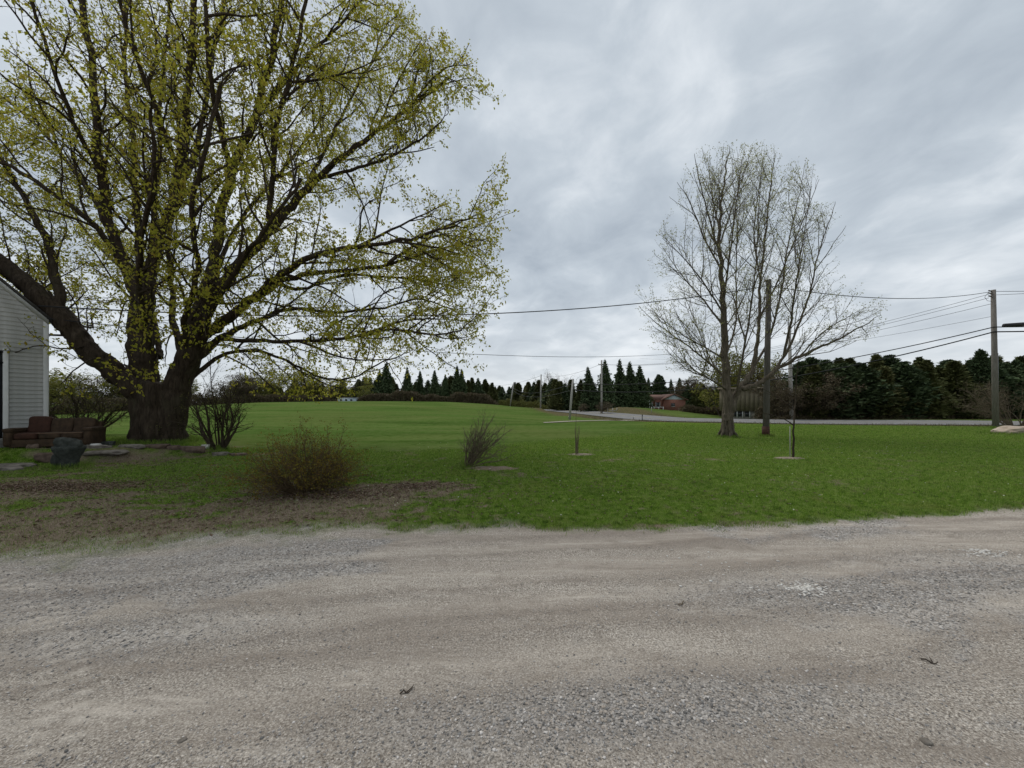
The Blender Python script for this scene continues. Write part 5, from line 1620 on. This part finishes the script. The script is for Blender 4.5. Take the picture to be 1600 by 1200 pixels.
# ------------------------------------------------------------------ background trees
def conifer_mesh(kind, seed):
    g = np.random.default_rng(seed)
    nb, per = {'spruce': (620, 10), 'cedar': (800, 12), 'pine': (560, 12)}[kind]
    t = g.random(nb) ** (0.85 if kind != 'cedar' else 1.15)
    if kind == 'spruce': prof = (1 - t) ** 0.9 * 0.235 + 0.006
    elif kind == 'cedar': prof = 0.20 * np.clip(1 - t, 0, 1) ** 0.9 * (0.75 + 0.25 * np.sin(t * 9 + seed)) + 0.008
    else: prof = 0.27 * np.clip(1 - t, 0, 1) ** 0.7 * np.clip(0.35 + t * 1.5, 0, 1) + 0.008
    t = 0.02 + t * 0.97
    if kind == 'spruce': t = np.clip((np.round(t * 24) + g.normal(size=nb) * 0.16) / 24, 0.02, 0.995)
    az = g.random(nb) * 2 * PI
    lump = 0.50 + 0.95 * vn3(np.cos(az) * 1.7 + seed, np.sin(az) * 1.7, t * (9 if kind == 'spruce' else 6), seed)
    Lb = prof * lump * (0.70 + 0.55 * g.random(nb))
    rise = {'spruce': -0.25, 'cedar': 0.40, 'pine': 0.20}[kind]
    f = g.random((nb, per)) ** 0.6
    d = np.stack([np.cos(az), np.sin(az), np.full(nb, rise) + g.normal(size=nb) * 0.15], 1)
    C = np.stack([np.zeros(nb), np.zeros(nb), t], 1)[:, None, :] + d[:, None, :] * (Lb[:, None] * f)[:, :, None]
    C = C + g.normal(size=C.shape) * 0.007
    C = C.reshape(-1, 3); dd = np.repeat(d, per, 0)
    n = len(C)
    dr = dd * 0.8 + g.normal(size=(n, 3)) * 0.5 + np.array([0, 0, -0.25 if kind == 'spruce' else 0.15]); dr /= np.linalg.norm(dr, axis=1, keepdims=True)
    s = np.cross(dr, g.normal(size=(n, 3))); s /= np.linalg.norm(s, axis=1, keepdims=True)
    tt = np.repeat(t, per)
    shr = np.clip((0.30 if kind == 'spruce' else 0.5) + 1.6 * (1 - tt), 0.3, 1)[:, None]
    Ln = (0.030 + 0.034 * g.random(n))[:, None] * shr; W = (0.009 + 0.008 * g.random(n))[:, None] * shr
    V = np.stack([C - s * W * .3, C + dr * Ln * .4 + s * W, C + dr * Ln, C + dr * Ln * .4 - s * W], 1).reshape(-1, 3)
    i = np.arange(n) * 4
    T = np.vstack([np.stack([i, i + 1, i + 2], 1), np.stack([i, i + 2, i + 3], 1)])
    # leader at the very top
    crown = new_mesh('crown', V, None, T)
    m = MB(); m.tube([Vector((0, 0, -0.03)), Vector((0, 0, 0.5)), Vector((0, 0, 0.985))], [0.016, 0.010, 0.002], 6)
    crown.materials.append(M['spruce'] if kind != 'cedar' else M['cedar'])
    tr = m.mesh('trunk', True); tr.materials.append(M['maple_bark'])
    return crown, tr


CM = {'spruce': [conifer_mesh('spruce', s) for s in (1, 2, 3)], 'cedar': [conifer_mesh('cedar', s) for s in (4, 5, 6, 7)], 'pine': [conifer_mesh('pine', s) for s in (8, 9)]}
rb = random.Random(31)


def conifer(kind, u, d, vtop, label, group, name=None, wide=1.0, vbase=None):
    b = on_ground(u, d)
    if vbase: b.z = min(b.z, P(u, vbase, d).z)
    top = P(u, vtop, d).z
    h = max(2.0, top - b.z)
    t = thing(name or kind + '_tree', b - Vector((0, 0, 0.05)), label, 'tree', group, rotz=rb.random() * 6.28)
    cm, tm = rb.choice(CM[kind])
    w = h * wide
    c = link('crown', cm, None, t); k = link('trunk', tm, None, t)
    t.scale = (w * rb.uniform(0.85, 1.2), w * rb.uniform(0.85, 1.2), h)
    t.rotation_euler = (rb.gauss(0, 0.02), rb.gauss(0, 0.02), t.rotation_euler[2])
    return t


ORD = 'first second third fourth fifth sixth seventh eighth ninth tenth eleventh twelfth thirteenth fourteenth fifteenth sixteenth seventeenth eighteenth nineteenth twentieth twenty-first twenty-second twenty-third twenty-fourth twenty-fifth twenty-sixth twenty-seventh twenty-eighth twenty-ninth thirtieth'.split()
NTH = {}


def nth(text):
    k = NTH.get(text, 0); NTH[text] = k + 1
    return ORD[k] + ' from the left of the ' + text


LAB_C = 'dark cedar in the evergreen row across the road at the right'
LAB_B = 'dark evergreen in the rear rank of the row across the road'
u = 1262.0
while u < 1640:
    conifer(rb.choice(['cedar', 'cedar', 'cedar', 'pine']), u, 47.6 + rb.uniform(-0.6, 1.0), rb.uniform(562, 576), nth('dark evergreens in the front row across the road'), 'evergreen row across the road', 'evergreen_tree', 1.45 + 0.5 * rb.random())
    u += rb.uniform(11, 17)
u = 1250.0
while u < 1660:
    conifer(rb.choice(['cedar', 'cedar', 'pine']), u, 51.5 + rb.uniform(-0.8, 1.0), rb.uniform(552, 574), nth('evergreens standing behind the front row'), 'rear rank of the evergreen row', 'evergreen_tree', 1.5)
    u += rb.uniform(16, 24)
conifer('pine', 1532, 46.5, 546, 'taller pine left of the boulder pole, above the evergreen row', None, 'pine_tree', 0.85)
conifer('pine', 1585, 50, 562, 'pine right of the boulder pole at the frame edge', None, 'pine_tree', 1.0)

for u, vt, d, lab in [(921, 573, 84, 'narrow spruce left of the pole on the mound'), (947, 562, 84, 'pointed spruce directly behind the pole on the mound'), (970, 561, 86, 'pointed spruce right of the mound pole, second from it'), (985, 565, 88, 'pointed spruce between two others left of the brick house'), (999, 571, 90, 'broad spruce nearest the left of the brick house')]:
    conifer('spruce', u, d, vt, lab, 'spruces left of the brick house', 'spruce_tree', 1.05)
for k, u in enumerate(range(872, 1010, 11)):
    conifer(rb.choice(['spruce', 'cedar']), u + rb.uniform(-3, 3), 92 + rb.uniform(-2, 5), rb.uniform(588, 600), nth('dark evergreens filling the wood behind the mound'), 'evergreens behind the mound', 'evergreen_tree', 1.4)
for u, vt in [(1014, 590), (1027, 585), (1035, 587), (1049, 592), (1061, 590), (1075, 598)]:
    conifer('pine' if vt < 590 else 'spruce', u, 118, vt, nth('dark evergreens rising behind the brick house'), 'evergreens behind the brick house', 'evergreen_tree', 1.0)
for u in range(1072, 1262, 12):
    conifer(rb.choice(['spruce', 'cedar']), u + rb.uniform(-3, 3), 104 + rb.uniform(-4, 4), rb.uniform(598, 610), nth('dark evergreens behind the tan building'), 'evergreens behind the tan building', 'evergreen_tree', 1.6)
for u, vt, lab in [(603, 566, 'tallest spruce behind the field, seen under the maple boughs'), (591, 577, 'spruce just left of the tallest one behind the field'), (637, 573, 'slim spruce right of the tallest one behind the field'), (655, 579, 'spruce in the middle of the group behind the brown hedge'), (679, 578, 'broad spruce behind the brown hedge, left of the pair'), (696, 585, 'shorter spruce left of the twin spruces'), (713, 571, 'taller of the twin spruces behind the hedge'), (721, 577, 'shorter of the twin spruces behind the hedge')]:
    conifer('spruce', u, 150, vt, lab, 'spruces behind the brown hedge', 'spruce_tree', 0.95 if u != 603 else 1.3)
for u in range(560, 770, 9):
    conifer(rb.choice(['cedar', 'spruce', 'cedar']), u + rb.uniform(-3, 3), 160 + rb.uniform(-4, 6), rb.uniform(587, 602), nth('dark evergreens in the far wood behind the field'), 'far wood behind the field', 'evergreen_tree', 1.7)
for u in range(764, 878, 8):
    vt = np.interp(u, [760, 790, 830, 880], [602, 602, 598, 592]) + rb.uniform(-4, 4)
    conifer(rb.choice(['cedar', 'cedar', 'spruce']), u + rb.uniform(-3, 3), np.interp(u, [764, 878], [190, 112]) + rb.uniform(-4, 4), vt, nth('dark evergreens along the bend of the road'), 'wood along the road bend', 'evergreen_tree', 1.7)

# bare and budding broadleaf trees: one of each kind is grown, the rest are copies
def broadleaf_proto(seed, cfg, stems, leafm, leaf, thin, tilt, mat):
    global rnd
    rnd = random.Random(seed)
    T = Tree(cfg)
    for k in range(stems):
        a = rnd.random() * 2 * PI; tl = R(tilt * rnd.random())
        dv = Vector((math.cos(a) * math.sin(tl), math.sin(a) * math.sin(tl), math.cos(tl)))
        pts = T.path(Vector((0.1 * math.cos(a), 0.1 * math.sin(a), -0.2)), dv, 7 + 2 * rnd.random(), 9, 0.16, 0.03)
        r = 0.16 / math.sqrt(stems)
        rad = [r * (1 - 0.85 * i / 9) for i in range(10)]
        T.br.append((pts, rad, 0)); T.children(pts, rad, 0, 0.22)
    st = tubes_mesh('trunk', T.br, [5, 4, 3, 3]); st.materials.append(mat)
    cr = leaf_mesh('crown', T.tips, leaf[0], leaf[1], leaf[2], 0.1, leaf[3], seed=seed, thin=thin); cr.materials.append(leafm)
    top = max(p.z for b in T.br for p in b[0])
    return st, cr, top


cfgb = [(0.55, 38, 2.6, 0.05, 0.3, 5, 0.045), (0.42, 40, 1.1, 0.05, 0.3, 4, 0.02), (0.30, 40, 0.5, 0.03, 0.3, 2, 0.013)]
BL = {'bare': [broadleaf_proto(s, cfgb, 3, M['brush_leaf'], (1, 0.10, 0.06, 0.08), 0.5, 20, M['pale_twig']) for s in (51, 52)],
      'yellow': [broadleaf_proto(s, cfgb, 4, M['yellow_leaf'], (4, 0.26, 0.18, 0.24), 0.85, 34, M['twig']) for s in (53, 54)],
      'brown': [broadleaf_proto(s, cfgb, 5, M['brush_leaf'], (4, 0.24, 0.14, 0.22), 0.85, 36, M['twig']) for s in (55, 56)]}


def broadleaf(kind, u, d, vtop, label, group, wide=1.0, name=None):
    b = on_ground(u, d)
    st, cr, top = rb.choice(BL[kind])
    h = max(1.0, P(u, vtop, d).z - b.z)
    t = thing(name or {'bare': 'bare_tree', 'yellow': 'budding_tree', 'brown': 'brown_tree'}[kind], b, label, 'tree', group, rotz=rb.random() * 6.28)
    link('trunk', st, None, t)
    o = link('crown', cr, None, t); o['kind'] = 'stuff'
    s = h / top
    t.scale = (s * wide, s * wide, s)
    return t


for k, u in enumerate((838, 849, 862, 872, 884, 893)):
    broadleaf('bare', u, 132 + rb.uniform(-5, 5), [585, 583, 577, 576, 580, 584][k], nth('bare pale trees above the evergreens at the bend'), 'bare trees above the road wood', 1.0)
for k, u in enumerate((1076, 1084, 1092, 1100, 1108, 1116, 1124, 1132)):
    broadleaf('brown', u + 4, 107 + rb.uniform(-2, 3), rb.uniform(588, 604), nth('brown trees between brick house and tan building'), 'brown trees right of the brick house', 1.5)
for k, u in enumerate((1128, 1140, 1152, 1163, 1174, 1185, 1196, 1208)):
    broadleaf(['yellow', 'bare', 'brown'][k % 3], u, 68 + rb.uniform(-2, 2), rb.uniform(548, 572), nth('pale trees rising behind the tan building'), 'trees behind the tan building', 1.0)
for k, u in enumerate((1218, 1236, 1252, 1270, 1290)):
    broadleaf('brown', u, 47 + rb.uniform(-0.5, 1), rb.uniform(575, 600), nth('brown budding trees left of the cedar row'), 'brown trees left of the evergreen row', 1.4)
for u, d, vt, kind, lab in [(440, 122, 575, 'yellow', 'rounded yellow green tree at the far left end of the field'), (470, 124, 578, 'yellow', 'yellow green tree beside the rounded one beyond the field'), (500, 122, 584, 'yellow', 'yellow green tree left of the far blue building'), (405, 118, 590, 'yellow', 'low green tree beyond the field, right of the bush'), (530, 124, 594, 'brown', 'brown bushy tree behind the far blue building'), (555, 124, 592, 'yellow', 'green bushy tree right of the far blue building')]:
    broadleaf(kind, u, d, vt, lab, 'trees beyond the field', 1.7)
for u in range(60, 400, 22):
    broadleaf(rb.choice(['brown', 'yellow', 'yellow']), u + rb.uniform(-5, 5), np.interp(u, [60, 400], [66, 112]) + rb.uniform(-2, 2), rb.uniform(580, 600), nth('dull bushy trees behind the big maple'), 'bushy trees behind the maple', 1.9)
for u in range(384, 580, 11):
    conifer(rb.choice(['cedar', 'spruce', 'cedar']), u + rb.uniform(-3, 3), 134 + rb.uniform(-3, 5), rb.uniform(590, 606), nth('dark evergreens at the left end of the far wood'), 'left end of the far wood', 'evergreen_tree', 1.8)
# orange-brown bush by the mound pole, small thickets
for u, d, vt, lab in [(938, 69, 627, 'low orange brown bush at the foot of the mound pole'), (884, 96, 626, 'low rusty bush left of the gap in the mound'), (905, 80, 630, 'grey brush heap at the gap in the mound')]:
    broadleaf('brown', u, d, vt, lab, 'low bushes by the mound', 2.2, 'low_bush')


# brown brush hedge at the top of the field, dark undergrowth under the woods: uncountable
def brush(name, path, n, h, depth, size, mat, label, cat, seed):
    g = np.random.default_rng(seed)
    pp = catmull([tuple(P(u, HOR, d)) for u, d in path], 6)[:, :2]
    seg = np.concatenate([[0], np.cumsum(np.linalg.norm(np.diff(pp, axis=0), axis=1))])
    s = g.random(n) * seg[-1]
    x = np.interp(s, seg, pp[:, 0]); y = np.interp(s, seg, pp[:, 1]) + g.random(n) * depth
    x = x + g.normal(size=n) * depth * 0.2
    hh = h * (0.55 + 0.75 * vn2(s * 0.5, np.zeros(n), seed)) * np.interp(s / seg[-1], [0, 0.06, 0.92, 1], [0.3, 1, 0.9, 0.3])
    z = gz(x, y) + hh * g.random(n) ** 0.9
    C = np.stack([x, y, z], 1)
    d = g.normal(size=(n, 3)) * 0.6 + np.array([0, 0, 1.0]); d /= np.linalg.norm(d, axis=1, keepdims=True)
    sd_ = np.cross(d, g.normal(size=(n, 3))); sd_ /= np.linalg.norm(sd_, axis=1, keepdims=True)
    L = (size * (0.6 + 0.8 * g.random(n)))[:, None]
    V = np.stack([C - d * L * .5, C + sd_ * L * .14, C + d * L * .6, C - sd_ * L * .14], 1).reshape(-1, 3)
    i = np.arange(n) * 4
    T = np.vstack([np.stack([i, i + 1, i + 2], 1), np.stack([i, i + 2, i + 3], 1)])
    return tag(link(name, new_mesh(name, V, None, T), mat), label, cat, kind='stuff')


brush('brush_hedge', [(560, 114), (620, 113), (680, 112), (730, 111), (772, 110)], 26000, 2.7, 3.0, 0.55, M['brush_leaf'], 'low brown brush hedge along the top of the green field', 'hedge', 61)
brush('undergrowth', [(1215, 46.2), (1300, 46.2), (1400, 46.2), (1500, 46.2), (1640, 46.2)], 8000, 0.55, 1.0, 0.25, M['brush_leaf'], 'dark undergrowth below the evergreen row across the road', 'undergrowth', 62)
brush('undergrowth', [(1070, 74), (1120, 72), (1150, 70), (1230, 60)], 9000, 1.8, 2.0, 0.4, M['brush_leaf'], 'brown thicket at the foot of the trees right of the brick house', 'undergrowth', 63)
brush('undergrowth', [(1190, 55), (1220, 53), (1262, 51)], 5000, 2.0, 1.5, 0.35, M['brush_leaf'], 'brown thicket behind the far pale pole', 'undergrowth', 66)
brush('undergrowth', [(780, 150), (830, 118), (870, 104), (900, 96)], 9000, 2.2, 2.0, 0.5, M['olive_leaf'], 'scrub at the foot of the wood along the road bend', 'undergrowth', 64)
brush('undergrowth', [(40, 62), (150, 68), (260, 84), (400, 106), (520, 118)], 26000, 2.4, 3.0, 0.5, M['brush_leaf'], 'brown scrub at the far edge of the field behind the maple', 'undergrowth', 65)
